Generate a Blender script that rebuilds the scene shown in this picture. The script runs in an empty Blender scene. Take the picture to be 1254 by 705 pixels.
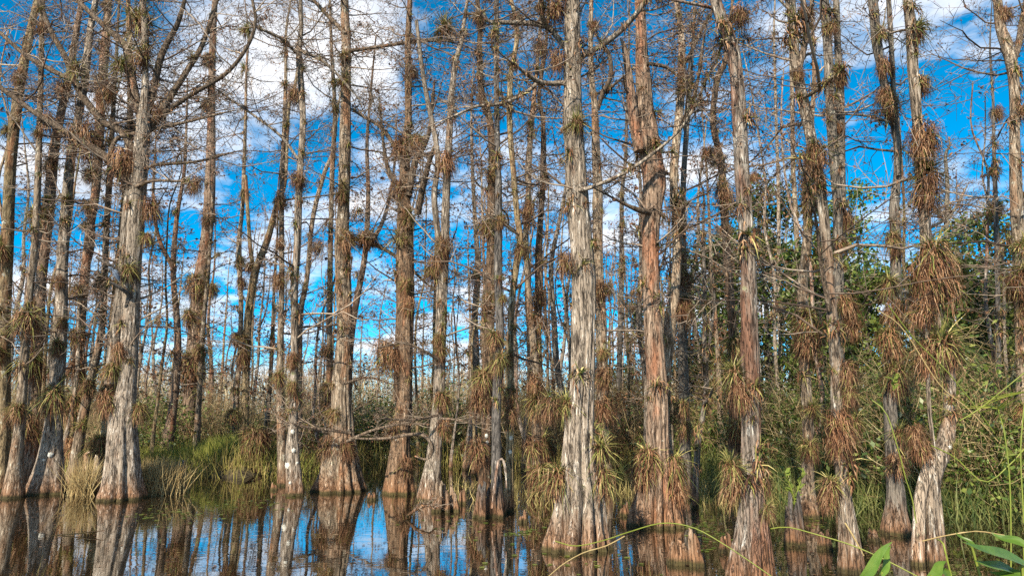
import bpy, math, random
import numpy as np
from mathutils import Vector

SC = bpy.context.scene
COL = SC.collection
R = np.random.default_rng(7)
rnd = random.Random(11)
rad = math.radians

# ------------------------------------------------------------------ camera
CAM_H, FPX, HORIZON = 1.7, 850.0, 505.0
PITCH = math.atan((HORIZON - 352.5) / FPX)
cam_data = bpy.data.cameras.new('camera')
cam_data.sensor_width = 36.0
cam_data.lens = FPX / 1254.0 * 36.0
cam_data.clip_start, cam_data.clip_end = 0.05, 3000.0
cam = bpy.data.objects.new('camera', cam_data)
cam.location = (0, 0, CAM_H)
cam.rotation_euler = (math.pi / 2 + PITCH, 0, 0)
COL.objects.link(cam)
SC.camera = cam

# ------------------------------------------------------------------ sky, sun, exposure
SUN_ELEV, SUN_AZ = rad(35), rad(205)          # azimuth clockwise from +Y (the view direction)
SKY_STRENGTH, SUN_STRENGTH, EXPOSURE = 0.072, 5.0, 1.05
CLOUD_OFFSET = (6.3, 3.3, 0.0)
world = bpy.data.worlds.new('World')
SC.world = world
world.use_nodes = True


def new_nodes(tree):
    tree.nodes.clear()
    def nd(kind, **kw):
        n = tree.nodes.new(kind)
        for k, v in kw.items():
            if k.startswith('i_'):
                key = k[2:]
                n.inputs[int(key) if key.isdigit() else key.replace('_', ' ')].default_value = v
            else:
                setattr(n, k, v)
        return n
    def ln(a, b):
        tree.links.new(a, b)
    return nd, ln


def ramp(n, stops):
    cr = n.color_ramp
    while len(cr.elements) > 1:
        cr.elements.remove(cr.elements[-1])
    cr.elements[0].position = stops[0][0]
    cr.elements[0].color = (*stops[0][1], 1) if len(stops[0][1]) == 3 else stops[0][1]
    for p, c in stops[1:]:
        e = cr.elements.new(p)
        e.color = (*c, 1) if len(c) == 3 else c
    return n


def g(v):
    return (v, v, v)


nd, ln = new_nodes(world.node_tree)
sky = nd('ShaderNodeTexSky', sky_type='NISHITA', sun_disc=False, sun_elevation=SUN_ELEV, sun_rotation=SUN_AZ,
         altitude=0.0, air_density=0.7, dust_density=0.0, ozone_density=6.0)
hs = nd('ShaderNodeHueSaturation', i_Saturation=1.38, i_Value=1.5)
hs.inputs['Hue'].default_value = 0.479
tc = nd('ShaderNodeTexCoord')
sep = nd('ShaderNodeSeparateXYZ')
ln(tc.outputs['Generated'], sep.inputs[0])
zz = nd('ShaderNodeMath', operation='ADD', i_1=0.16)
ln(sep.outputs[2], zz.inputs[0])
zc = nd('ShaderNodeMath', operation='MAXIMUM', i_1=0.03)
ln(zz.outputs[0], zc.inputs[0])
dv = nd('ShaderNodeVectorMath', operation='DIVIDE')
cb = nd('ShaderNodeCombineXYZ')
for k in range(3):
    ln(zc.outputs[0], cb.inputs[k])
ln(tc.outputs['Generated'], dv.inputs[0]); ln(cb.outputs[0], dv.inputs[1])
mp = nd('ShaderNodeMapping')
mp.inputs['Location'].default_value = CLOUD_OFFSET
mp.inputs['Scale'].default_value = (1.0, 1.0, 0.0)
ln(dv.outputs[0], mp.inputs[0])
n1 = nd('ShaderNodeTexNoise', i_Scale=1.6, i_Detail=9.0, i_Roughness=0.56, i_Distortion=0.25)
ln(mp.outputs[0], n1.inputs['Vector'])
cm = ramp(nd('ShaderNodeValToRGB'), [(0.485, g(0.0)), (0.55, g(0.6)), (0.63, g(0.97))])
ln(n1.outputs[0], cm.inputs[0])
n2 = nd('ShaderNodeTexNoise', i_Scale=2.6, i_Detail=6.0, i_Roughness=0.6)
ln(mp.outputs[0], n2.inputs['Vector'])
cc = ramp(nd('ShaderNodeValToRGB'), [(0.35, (6.0, 6.3, 6.8)), (0.58, (9.0, 9.0, 9.2))])
ln(n2.outputs[0], cc.inputs[0])
mx = nd('ShaderNodeMix', data_type='RGBA')
ln(sky.outputs[0], hs.inputs['Color'])
up = nd('ShaderNodeMapRange', i_1=0.0, i_2=0.05); ln(sep.outputs[2], up.inputs[0])
cmk = nd('ShaderNodeMath', operation='MULTIPLY'); ln(cm.outputs[0], cmk.inputs[0]); ln(up.outputs[0], cmk.inputs[1])
ln(cmk.outputs[0], mx.inputs[0]); ln(hs.outputs[0], mx.inputs[6]); ln(cc.outputs[0], mx.inputs[7])
bg = nd('ShaderNodeBackground', i_Strength=SKY_STRENGTH)
ln(mx.outputs[2], bg.inputs[0])
wo = nd('ShaderNodeOutputWorld')
ln(bg.outputs[0], wo.inputs[0])

sun_data = bpy.data.lights.new('sun', 'SUN')
sun_data.energy, sun_data.angle, sun_data.color = SUN_STRENGTH, rad(0.5), (1.0, 0.885, 0.70)
sun = bpy.data.objects.new('sun', sun_data)
sdir = Vector((math.sin(SUN_AZ) * math.cos(SUN_ELEV), math.cos(SUN_AZ) * math.cos(SUN_ELEV), math.sin(SUN_ELEV)))
sun.rotation_euler = sdir.to_track_quat('Z', 'Y').to_euler()
COL.objects.link(sun)

SC.view_settings.view_transform = 'Standard'
SC.view_settings.look = 'None'
SC.view_settings.gamma = 1.0
SC.view_settings.exposure = EXPOSURE
SC.render.engine = 'CYCLES'
SC.cycles.max_bounces = 6
SC.cycles.diffuse_bounces = 3
SC.cycles.use_denoising = False

# ------------------------------------------------------------------ pixel -> place (measured on the 1254 x 705 photograph)
CP, SP = math.cos(PITCH), math.sin(PITCH)


def ray(px, py):
    a, b = (px - 627.0) / FPX, -(py - 352.5) / FPX
    return np.array([a, CP - b * SP, SP + b * CP])


def ground_at(px, py):
    d = ray(px, py)
    t = -CAM_H / d[2]
    return np.array([0, 0, CAM_H]) + t * d


def at(px, py, Y):
    d = ray(px, py)
    return np.array([0, 0, CAM_H]) + d * (Y / d[1])


def pxsize(w, p):
    """metres that w pixels span at point p"""
    return w / FPX * (p[1] * CP + (p[2] - CAM_H) * SP)


# ------------------------------------------------------------------ mesh helpers (all quads, numpy)
def mesh_from(name, parts, mats, smooth=True):
    """parts: list of (verts (n,3), quads (m,4), material index)"""
    parts = [p for p in parts if len(p[1])]
    V = np.concatenate([p[0] for p in parts]).astype(np.float32)
    offs = np.cumsum([0] + [len(p[0]) for p in parts[:-1]])
    Q = np.concatenate([p[1] + o for p, o in zip(parts, offs)]).astype(np.int32)
    M = np.concatenate([np.full(len(p[1]), p[2], np.int32) for p in parts])
    me = bpy.data.meshes.new(name)
    me.vertices.add(len(V)); me.vertices.foreach_set('co', V.ravel())
    me.loops.add(len(Q) * 4); me.loops.foreach_set('vertex_index', Q.ravel())
    me.polygons.add(len(Q))
    me.polygons.foreach_set('loop_start', np.arange(len(Q), dtype=np.int32) * 4)
    try:
        me.polygons.foreach_set('loop_total', np.full(len(Q), 4, np.int32))
    except Exception:
        pass
    me.polygons.foreach_set('material_index', M)
    me.polygons.foreach_set('use_smooth', np.full(len(Q), bool(smooth)))
    for m in mats:
        me.materials.append(m)
    me.update(calc_edges=True)
    return me


def norm(a):
    return a / np.maximum(np.linalg.norm(a, axis=-1, keepdims=True), 1e-9)


def tubes(P, W, sides=3):
    """P (N,K,3) centre lines, W (N,K) radii -> verts, quads (open ends, radii taper to points)"""
    N, K, _ = P.shape
    T = np.empty_like(P)
    T[:, 1:-1] = P[:, 2:] - P[:, :-2]
    T[:, 0] = P[:, 1] - P[:, 0]
    T[:, -1] = P[:, -1] - P[:, -2]
    T = norm(T)
    chord = norm(P[:, -1] - P[:, 0])
    ref = np.where(np.abs(chord[:, 2:3]) < 0.8, np.array([[0, 0, 1.0]]), np.array([[1.0, 0, 0]]))[:, None, :]
    U = norm(np.cross(T, np.broadcast_to(ref, T.shape)))
    B = np.cross(T, U)
    th = np.arange(sides) * 2 * math.pi / sides
    V = P[:, :, None, :] + W[:, :, None, None] * (np.cos(th)[None, None, :, None] * U[:, :, None, :] + np.sin(th)[None, None, :, None] * B[:, :, None, :])
    idx = np.arange(N * K * sides).reshape(N, K, sides)
    a, b = idx[:, :-1], idx[:, 1:]
    Q = np.stack([a, np.roll(a, -1, 2), np.roll(b, -1, 2), b], -1).reshape(-1, 4)
    return V.reshape(-1, 3), Q


def blades(P, W, side, fold=0.0):
    """flat tapering blades: P (N,K,3), W (N,K) half widths, side (N,3) width direction"""
    N, K, _ = P.shape
    S = side[:, None, :] * W[:, :, None]
    V = np.stack([P - S, P + S], 2)
    idx = np.arange(N * K * 2).reshape(N, K, 2)
    Q = np.stack([idx[:, :-1, 0], idx[:, :-1, 1], idx[:, 1:, 1], idx[:, 1:, 0]], -1).reshape(-1, 4)
    return V.reshape(-1, 3), Q


def walk(P0, D, L, k, jit, trop, rng):
    """random bending lines from P0 along D"""
    N = len(P0)
    out = np.empty((N, k + 1, 3)); out[:, 0] = P0
    d = norm(D)
    tr = np.asarray(trop)
    for i in range(k):
        d = norm(d + rng.normal(0, jit, (N, 3)) + tr)
        out[:, i + 1] = out[:, i] + d * (L / k)[:, None]
    return out


def spawn(lines, L, n_each, tmin, tmax, rng, spread=0.9, flat=1.0, keep=0.45):
    """child start points and directions along parent lines"""
    N, K, _ = lines.shape
    i = np.repeat(np.arange(N), n_each)
    t = rng.uniform(tmin, tmax, len(i)) * (K - 1)
    j = np.minimum(t.astype(int), K - 2)
    f = (t - j)[:, None]
    p = lines[i, j] * (1 - f) + lines[i, j + 1] * f
    d = norm(lines[i, j + 1] - lines[i, j])
    r = norm(rng.normal(0, 1, (len(i), 3)))
    r = norm(r - (r * d).sum(1, keepdims=True) * d)
    nd_ = d * keep + r * spread
    nd_[:, 2] *= flat
    return i, t / (K - 1), p, norm(nd_)


def catmull(P, n):
    P = np.asarray(P, float)
    ext = np.vstack([2 * P[0] - P[1], P, 2 * P[-1] - P[-2]])
    seg = np.linalg.norm(np.diff(P, axis=0)[:, :3], axis=1)
    cum = np.concatenate([[0], np.cumsum(seg)])
    s = np.linspace(0, cum[-1], n)
    out = []
    for x in s:
        i = min(int(np.searchsorted(cum, x, side='right') - 1), len(P) - 2)
        t = (x - cum[i]) / max(seg[i], 1e-9)
        p0, p1, p2, p3 = ext[i], ext[i + 1], ext[i + 2], ext[i + 3]
        out.append(0.5 * ((2 * p1) + (-p0 + p2) * t + (2 * p0 - 5 * p1 + 4 * p2 - p3) * t * t + (-p0 + 3 * p1 - 3 * p2 + p3) * t ** 3))
    return np.array(out)


# ------------------------------------------------------------------ materials
def material(name):
    m = bpy.data.materials.new(name)
    m.use_nodes = True
    nd, ln = new_nodes(m.node_tree)
    out = nd('ShaderNodeOutputMaterial')
    b = nd('ShaderNodeBsdfPrincipled')
    ln(b.outputs[0], out.inputs[0])
    return m, nd, ln, b


def bark(name, deep, main, pale, red=(0.30, 0.115, 0.05), red_amt=0.2, lichen_amt=0.3, scale=1.0, foot=(0.20, 0.10, 0.05)):
    m, nd, ln, b = material(name)
    tc = nd('ShaderNodeTexCoord')
    oi = nd('ShaderNodeObjectInfo')
    off = nd('ShaderNodeVectorMath', operation='MULTIPLY_ADD')
    off.inputs[1].default_value = (37.0, 19.0, 53.0)
    ln(oi.outputs['Random'], off.inputs[0]); ln(tc.outputs['Object'], off.inputs[2])
    mp = nd('ShaderNodeMapping'); mp.inputs['Scale'].default_value = (24 * scale, 24 * scale, 3.6 * scale)
    ln(off.outputs[0], mp.inputs[0])
    fib = nd('ShaderNodeTexNoise', i_Scale=1.0, i_Detail=8.0, i_Roughness=0.66, i_Distortion=0.5)
    ln(mp.outputs[0], fib.inputs['Vector'])
    base = ramp(nd('ShaderNodeValToRGB'), [(0.38, deep), (0.47, main), (0.56, main), (0.64, pale)])
    ln(fib.outputs[0], base.inputs[0])
    # long fissures between the bark strips
    mpf = nd('ShaderNodeMapping'); mpf.inputs['Scale'].default_value = (21 * scale, 21 * scale, 2.0 * scale)
    ln(off.outputs[0], mpf.inputs[0])
    nf = nd('ShaderNodeTexNoise', i_Scale=1.0, i_Detail=5.0, i_Roughness=0.6, i_Distortion=0.4)
    ln(mpf.outputs[0], nf.inputs['Vector'])
    fs = nd('ShaderNodeMath', operation='SUBTRACT', i_1=0.5); ln(nf.outputs[0], fs.inputs[0])
    fa = nd('ShaderNodeMath', operation='ABSOLUTE'); ln(fs.outputs[0], fa.inputs[0])
    fis = ramp(nd('ShaderNodeValToRGB'), [(0.0, g(0.34)), (0.012, g(0.65)), (0.03, g(1.0))])
    ln(fa.outputs[0], fis.inputs[0])
    # rust-coloured bare patches
    mpr = nd('ShaderNodeMapping'); mpr.inputs['Scale'].default_value = (3.0, 3.0, 0.9)
    ln(off.outputs[0], mpr.inputs[0])
    nr = nd('ShaderNodeTexNoise', i_Scale=1.0, i_Detail=4.0, i_Roughness=0.6)
    ln(mpr.outputs[0], nr.inputs['Vector'])
    rr = ramp(nd('ShaderNodeValToRGB'), [(max(0.02, 0.72 - red_amt), g(0)), (max(0.12, 0.84 - red_amt), g(0.85))])
    ln(nr.outputs[0], rr.inputs[0])
    redc = nd('ShaderNodeMix', data_type='RGBA', blend_type='MIX')
    rdk = ramp(nd('ShaderNodeValToRGB'), [(0.3, tuple(c * 0.35 for c in red)), (0.5, red), (0.75, tuple(min(1, c * 1.6) for c in red))])
    ln(fib.outputs[0], rdk.inputs[0])
    ln(rr.outputs[0], redc.inputs[0]); ln(base.outputs[0], redc.inputs[6]); ln(rdk.outputs[0], redc.inputs[7])
    # pale lichen blotches
    nl = nd('ShaderNodeTexNoise', i_Scale=5.5, i_Detail=6.0, i_Roughness=0.7)
    ln(off.outputs[0], nl.inputs['Vector'])
    lr = ramp(nd('ShaderNodeValToRGB'), [(0.76 - lichen_amt * 0.4, g(0)), (0.80 - lichen_amt * 0.4, g(0.8))])
    ln(nl.outputs[0], lr.inputs[0])
    lic = nd('ShaderNodeMix', data_type='RGBA')
    nl2 = nd('ShaderNodeTexNoise', i_Scale=2.2, i_Detail=2.0)
    ln(off.outputs[0], nl2.inputs['Vector'])
    lcol = ramp(nd('ShaderNodeValToRGB'), [(0.4, (0.55, 0.52, 0.46)), (0.58, (0.42, 0.42, 0.32)), (0.66, (0.26, 0.27, 0.12))])
    ln(nl2.outputs[0], lcol.inputs[0])
    ln(lr.outputs[0], lic.inputs[0]); ln(redc.outputs[2], lic.inputs[6]); ln(lcol.outputs[0], lic.inputs[7])
    # tannin-stained foot above the water line, then a dark wet edge
    geo = nd('ShaderNodeNewGeometry')
    sp = nd('ShaderNodeSeparateXYZ'); ln(geo.outputs['Position'], sp.inputs[0])
    wob = nd('ShaderNodeMath', operation='MULTIPLY_ADD', i_1=0.9, i_2=-0.45)
    ln(fib.outputs[0], wob.inputs[0])
    zz = nd('ShaderNodeMath', operation='ADD'); ln(sp.outputs[2], zz.inputs[0]); ln(wob.outputs[0], zz.inputs[1])
    fr = ramp(nd('ShaderNodeValToRGB'), [(0.10, g(0.85)), (0.50, g(0.0))])
    ln(zz.outputs[0], fr.inputs[0])
    ft = nd('ShaderNodeMix', data_type='RGBA')
    fdk = ramp(nd('ShaderNodeValToRGB'), [(0.32, tuple(c * 0.3 for c in foot)), (0.5, foot), (0.72, tuple(c * 1.5 for c in foot))])
    ln(fib.outputs[0], fdk.inputs[0])
    ln(fr.outputs[0], ft.inputs[0]); ln(lic.outputs[2], ft.inputs[6]); ln(fdk.outputs[0], ft.inputs[7])
    wr = ramp(nd('ShaderNodeValToRGB'), [(0.035, g(0.9)), (0.085, g(0.0))])
    ln(sp.outputs[2], wr.inputs[0])
    wt = nd('ShaderNodeMix', data_type='RGBA'); wt.inputs[7].default_value = (0.045, 0.04, 0.014, 1)
    ln(wr.outputs[0], wt.inputs[0]); ln(ft.outputs[2], wt.inputs[6])
    hv = nd('ShaderNodeHueSaturation', i_Saturation=1.0)
    vv = nd('ShaderNodeMapRange'); vv.inputs[3].default_value = 0.72; vv.inputs[4].default_value = 1.18
    ln(oi.outputs['Random'], vv.inputs[0]); ln(vv.outputs[0], hv.inputs['Value'])
    fm = nd('ShaderNodeMix', data_type='RGBA', blend_type='MULTIPLY'); fm.inputs[0].default_value = 1.0
    ln(wt.outputs[2], fm.inputs[6]); ln(fis.outputs[0], fm.inputs[7])
    ln(fm.outputs[2], hv.inputs['Color'])
    ln(hv.outputs[0], b.inputs['Base Color'])
    b.inputs['Roughness'].default_value = 0.9
    b.inputs['Specular IOR Level'].default_value = 0.25
    hh = nd('ShaderNodeMath', operation='MULTIPLY_ADD', i_1=0.6); ln(fis.outputs[0], hh.inputs[0]); ln(fib.outputs[0], hh.inputs[2])
    bp = nd('ShaderNodeBump', i_Strength=1.0, i_Distance=0.035)
    ln(hh.outputs[0], bp.inputs['Height']); ln(bp.outputs[0], b.inputs['Normal'])
    return m


BARK = {
    'pale': bark('pale_bark', (0.042, 0.032, 0.025), (0.245, 0.20, 0.158), (0.56, 0.50, 0.435), red_amt=0.12, lichen_amt=0.28, red=(0.21, 0.11, 0.06)),
    'tan': bark('tan_bark', (0.042, 0.029, 0.02), (0.255, 0.195, 0.14), (0.52, 0.445, 0.355), red_amt=0.19, lichen_amt=0.40, red=(0.27, 0.135, 0.07)),
    'red': bark('rust_bark', (0.04, 0.024, 0.016), (0.22, 0.155, 0.112), (0.43, 0.34, 0.265), red_amt=0.235, lichen_amt=0.27, red=(0.25, 0.11, 0.06)),
    'brown': bark('brown_bark', (0.035, 0.022, 0.015), (0.155, 0.10, 0.063), (0.32, 0.235, 0.165), red_amt=0.2, lichen_amt=0.28, red=(0.18, 0.08, 0.04)),
    'grey': bark('grey_bark', (0.045, 0.04, 0.036), (0.16, 0.138, 0.115), (0.31, 0.275, 0.235), red_amt=0.06, lichen_amt=0.30),
    'white': bark('white_bark', (0.05, 0.037, 0.028), (0.27, 0.22, 0.18), (0.62, 0.58, 0.52), red_amt=0.26, lichen_amt=0.33, red=(0.21, 0.095, 0.055)),
    'bleached': bark('bleached_bark', (0.05, 0.037, 0.028), (0.29, 0.23, 0.175), (0.62, 0.57, 0.50), red_amt=0.15, lichen_amt=0.36, red=(0.22, 0.12, 0.07)),
    'mossy': bark('mossy_bark', (0.04, 0.03, 0.016), (0.235, 0.175, 0.10), (0.46, 0.39, 0.25), red_amt=0.2, lichen_amt=0.40, red=(0.22, 0.10, 0.05)),
    'dark': bark('dark_bark', (0.028, 0.026, 0.025), (0.095, 0.085, 0.078), (0.20, 0.18, 0.16), red_amt=0.04, lichen_amt=0.22),
}


def tinted(name, stops, rough=0.7, var=0.25, sat=1.0, trans=0.0, scale=6.0, spec=0.3):
    """leaf / twig material: colour by noise in space and by object"""
    m, nd, ln, b = material(name)
    tc = nd('ShaderNodeTexCoord'); oi = nd('ShaderNodeObjectInfo')
    geo = nd('ShaderNodeNewGeometry')
    n = nd('ShaderNodeTexNoise', i_Scale=scale, i_Detail=3.0, i_Roughness=0.7)
    ln(tc.outputs['Object'], n.inputs['Vector'])
    ad = nd('ShaderNodeMath', operation='MULTIPLY_ADD', i_1=0.75)
    sb = nd('ShaderNodeMath', operation='SUBTRACT', i_1=0.5)
    ln(geo.outputs['Random Per Island'], sb.inputs[0]); ln(sb.outputs[0], ad.inputs[0]); ln(n.outputs[0], ad.inputs[2])
    r = ramp(nd('ShaderNodeValToRGB'), stops)
    ln(ad.outputs[0], r.inputs[0])
    hv = nd('ShaderNodeHueSaturation', i_Saturation=sat * 1.03)
    vv = nd('ShaderNodeMapRange'); vv.inputs[3].default_value = 1 - var; vv.inputs[4].default_value = 1 + var
    ln(oi.outputs['Random'], vv.inputs[0]); ln(vv.outputs[0], hv.inputs['Value'])
    ln(r.outputs[0], hv.inputs['Color']); ln(hv.outputs[0], b.inputs['Base Color'])
    b.inputs['Roughness'].default_value = rough
    b.inputs['Specular IOR Level'].default_value = spec
    if trans > 0:
        t = nd('ShaderNodeBsdfTranslucent'); ln(hv.outputs[0], t.inputs[0])
        mxs = nd('ShaderNodeMixShader'); mxs.inputs[0].default_value = trans
        ln(b.outputs[0], mxs.inputs[1]); ln(t.outputs[0], mxs.inputs[2])
        out = [x for x in m.node_tree.nodes if x.type == 'OUTPUT_MATERIAL'][0]
        ln(mxs.outputs[0], out.inputs[0])
    return m


TWIG = tinted('twig_bark', [(0.2, (0.05, 0.034, 0.026)), (0.5, (0.13, 0.092, 0.068)), (0.8, (0.32, 0.26, 0.205))], 0.9, 0.2, scale=3.0)
LIMB = bark('limb_bark', (0.04, 0.03, 0.022), (0.145, 0.105, 0.075), (0.34, 0.275, 0.21), red_amt=0.1, lichen_amt=0.22, scale=1.4)
BUDS = tinted('dry_needles', [(0.2, (0.06, 0.026, 0.016)), (0.5, (0.15, 0.068, 0.036)), (0.85, (0.26, 0.14, 0.075))], 0.9, 0.2)
SPROUT = tinted('new_needles', [(0.2, (0.07, 0.11, 0.02)), (0.6, (0.16, 0.20, 0.035)), (0.9, (0.24, 0.26, 0.06))], 0.8, 0.2, trans=0.3)
AIR_GREEN = tinted('air_plant_leaf', [(0.15, (0.04, 0.055, 0.016)), (0.42, (0.125, 0.14, 0.04)), (0.68, (0.27, 0.245, 0.08)), (0.95, (0.48, 0.40, 0.18))], 0.6, 0.22, trans=0.15)
AIR_DEAD = tinted('air_plant_dead_leaf', [(0.15, (0.035, 0.015, 0.009)), (0.45, (0.14, 0.064, 0.032)), (0.7, (0.25, 0.135, 0.074)), (0.95, (0.43, 0.30, 0.185))], 0.8, 0.22, trans=0.1)
LEAF = tinted('broad_leaf', [(0.15, (0.028, 0.055, 0.012)), (0.45, (0.068, 0.11, 0.022)), (0.75, (0.135, 0.175, 0.038)), (0.95, (0.22, 0.235, 0.065))], 0.45, 0.3, trans=0.25, spec=0.5)
LEAF_LIGHT = tinted('light_leaf', [(0.15, (0.045, 0.07, 0.014)), (0.5, (0.11, 0.15, 0.028)), (0.9, (0.20, 0.225, 0.05))], 0.5, 0.25, trans=0.3, spec=0.4)
GRASS_GREEN = tinted('marsh_grass', [(0.15, (0.09, 0.12, 0.02)), (0.5, (0.24, 0.27, 0.05)), (0.9, (0.40, 0.37, 0.11))], 0.7, 0.15, trans=0.25)
GRASS_DRY = tinted('dry_grass', [(0.15, (0.16, 0.10, 0.045)), (0.5, (0.34, 0.25, 0.115)), (0.9, (0.48, 0.39, 0.21))], 0.8, 0.15, trans=0.2)
BRUSH = tinted('brush_stem', [(0.15, (0.045, 0.028, 0.016)), (0.5, (0.21, 0.15, 0.075)), (0.9, (0.50, 0.40, 0.23))], 0.9, 0.25, scale=0.4)
WOODS = tinted('pale_woods', [(0.15, (0.09, 0.06, 0.035)), (0.5, (0.30, 0.225, 0.135)), (0.9, (0.52, 0.44, 0.29))], 0.9, 0.1, scale=0.4)
STEM_GREEN = tinted('green_stem', [(0.2, (0.09, 0.12, 0.02)), (0.6, (0.17, 0.20, 0.035)), (0.9, (0.26, 0.26, 0.07))], 0.45, 0.1, trans=0.1)

# ------------------------------------------------------------------ object helpers
def link(name, data=None, parent=None, loc=None, mats=None):
    o = bpy.data.objects.new(name, data)
    COL.objects.link(o)
    if parent is not None:
        o.parent = parent
    if loc is not None:
        o.location = [float(v) for v in loc]
    return o


def tag(o, label=None, cat=None, group=None, kind=None):
    for k, v in (('label', label), ('category', cat), ('group', group), ('kind', kind)):
        if v:
            o[k] = v
    return o


def thing(name, loc, label, cat, group=None):
    return tag(link(name, None, None, loc), label, cat, group)


def copy_thing(root, loc, rotz=0.0, scale=1.0, tilt=(0, 0), label=None, group=None):
    r = root.copy(); COL.objects.link(r)
    r.location = [float(v) for v in loc]
    r.rotation_euler = (tilt[0], tilt[1], rotz)
    r.scale = (scale, scale, scale) if np.isscalar(scale) else scale
    if label: r['label'] = label
    if group: r['group'] = group
    for ch in root.children:
        c = ch.copy(); COL.objects.link(c); c.parent = r
        for gr in ch.children:
            d = gr.copy(); COL.objects.link(d); d.parent = c
    return r


# ------------------------------------------------------------------ ground, water
BANK_PX = [-600, 0, 120, 175, 240, 330, 345, 430, 470, 520, 600, 700, 800, 880, 960, 1050, 1150, 1254, 1900]
BANK_D = [22, 21, 20, 19.0, 19.2, 19.4, 22, 27, 36, 30, 23, 23, 24, 21, 17, 14, 13, 11.8, 11]


def bank_depth(px):
    return np.interp(px, BANK_PX, BANK_D)


def ground_z(x, y):
    x = np.asarray(x, float); y = np.asarray(y, float)
    yy = np.maximum(y, 0.5)
    px = 627 + FPX * x / yy
    px = np.where(np.isfinite(px), px, 627)
    e = (yy - bank_depth(px)) + 0.8 * np.sin(x * 1.7 + 0.4 * y) + 0.5 * np.sin(y * 2.1 + x)
    s = np.clip((e + 1.2) / 2.8, 0, 1); s = s * s * (3 - 2 * s)
    z = -0.55 + s * 0.72 + 0.10 * np.sin(x * 0.9 + 1.3) * np.sin(y * 0.7) * s
    back = np.clip((1.2 - y) / 1.5, 0, 1)
    return z + back * 0.85


ys = np.concatenate([np.linspace(-40, 2, 12), np.linspace(2.6, 60, 150), np.geomspace(62, 1500, 24)])
xs = np.concatenate([-np.geomspace(1500, 60, 20), np.linspace(-58, 58, 150), np.geomspace(60, 1500, 20)])
GX, GY = np.meshgrid(xs, ys)
GZ = ground_z(GX, GY)
GV = np.stack([GX, GY, GZ], -1).reshape(-1, 3)
gi = np.arange(len(GV)).reshape(GX.shape)
GQ = np.stack([gi[:-1, :-1], gi[:-1, 1:], gi[1:, 1:], gi[1:, :-1]], -1).reshape(-1, 4)
m, nd, ln, b = material('swamp_soil')
tc = nd('ShaderNodeTexCoord')
n = nd('ShaderNodeTexNoise', i_Scale=1.3, i_Detail=8.0, i_Roughness=0.7); ln(tc.outputs['Object'], n.inputs['Vector'])
r_ = ramp(nd('ShaderNodeValToRGB'), [(0.3, (0.022, 0.016, 0.009)), (0.5, (0.06, 0.045, 0.022)), (0.62, (0.10, 0.085, 0.035)), (0.75, (0.055, 0.07, 0.02))])
ln(n.outputs[0], r_.inputs[0]); ln(r_.outputs[0], b.inputs['Base Color']); b.inputs['Roughness'].default_value = 0.95
bp = nd('ShaderNodeBump', i_Strength=0.7, i_Distance=0.1); ln(n.outputs[0], bp.inputs['Height']); ln(bp.outputs[0], b.inputs['Normal'])
tag(link('ground', mesh_from('ground', [(GV, GQ, 0)], [m])), kind='structure')

m, nd, ln, b = material('dark_water')
b.inputs['Base Color'].default_value = (0.016, 0.011, 0.005, 1)
b.inputs['Roughness'].default_value = 0.6
b.inputs['Specular IOR Level'].default_value = 0.0
tc = nd('ShaderNodeTexCoord')
mp = nd('ShaderNodeMapping'); mp.inputs['Scale'].default_value = (1.2, 2.6, 1); ln(tc.outputs['Object'], mp.inputs[0])
n = nd('ShaderNodeTexNoise', i_Scale=2.2, i_Detail=3.0, i_Roughness=0.5); ln(mp.outputs[0], n.inputs['Vector'])
bp = nd('ShaderNodeBump', i_Strength=0.05, i_Distance=0.02); ln(n.outputs[0], bp.inputs['Height'])
gl = nd('ShaderNodeBsdfGlossy', i_Roughness=0.0); gl.inputs['Color'].default_value = (0.95, 0.95, 0.95, 1)
ln(bp.outputs[0], gl.inputs['Normal'])
fr = nd('ShaderNodeFresnel', i_IOR=1.33)
fmr = nd('ShaderNodeMapRange', i_1=0.02, i_2=0.30, i_3=0.05, i_4=0.66); ln(fr.outputs[0], fmr.inputs[0])
ms = nd('ShaderNodeMixShader'); ln(fmr.outputs[0], ms.inputs[0]); ln(b.outputs[0], ms.inputs[1]); ln(gl.outputs[0], ms.inputs[2])
ln(ms.outputs[0], [x for x in m.node_tree.nodes if x.type == 'OUTPUT_MATERIAL'][0].inputs[0])
wv = np.array([[-1500, -38, 0], [1500, -38, 0], [1500, 1500, 0], [-1500, 1500, 0]], float)
tag(link('water', mesh_from('water', [(wv, np.array([[0, 1, 2, 3]]), 0)], [m], False)), kind='structure')

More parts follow.
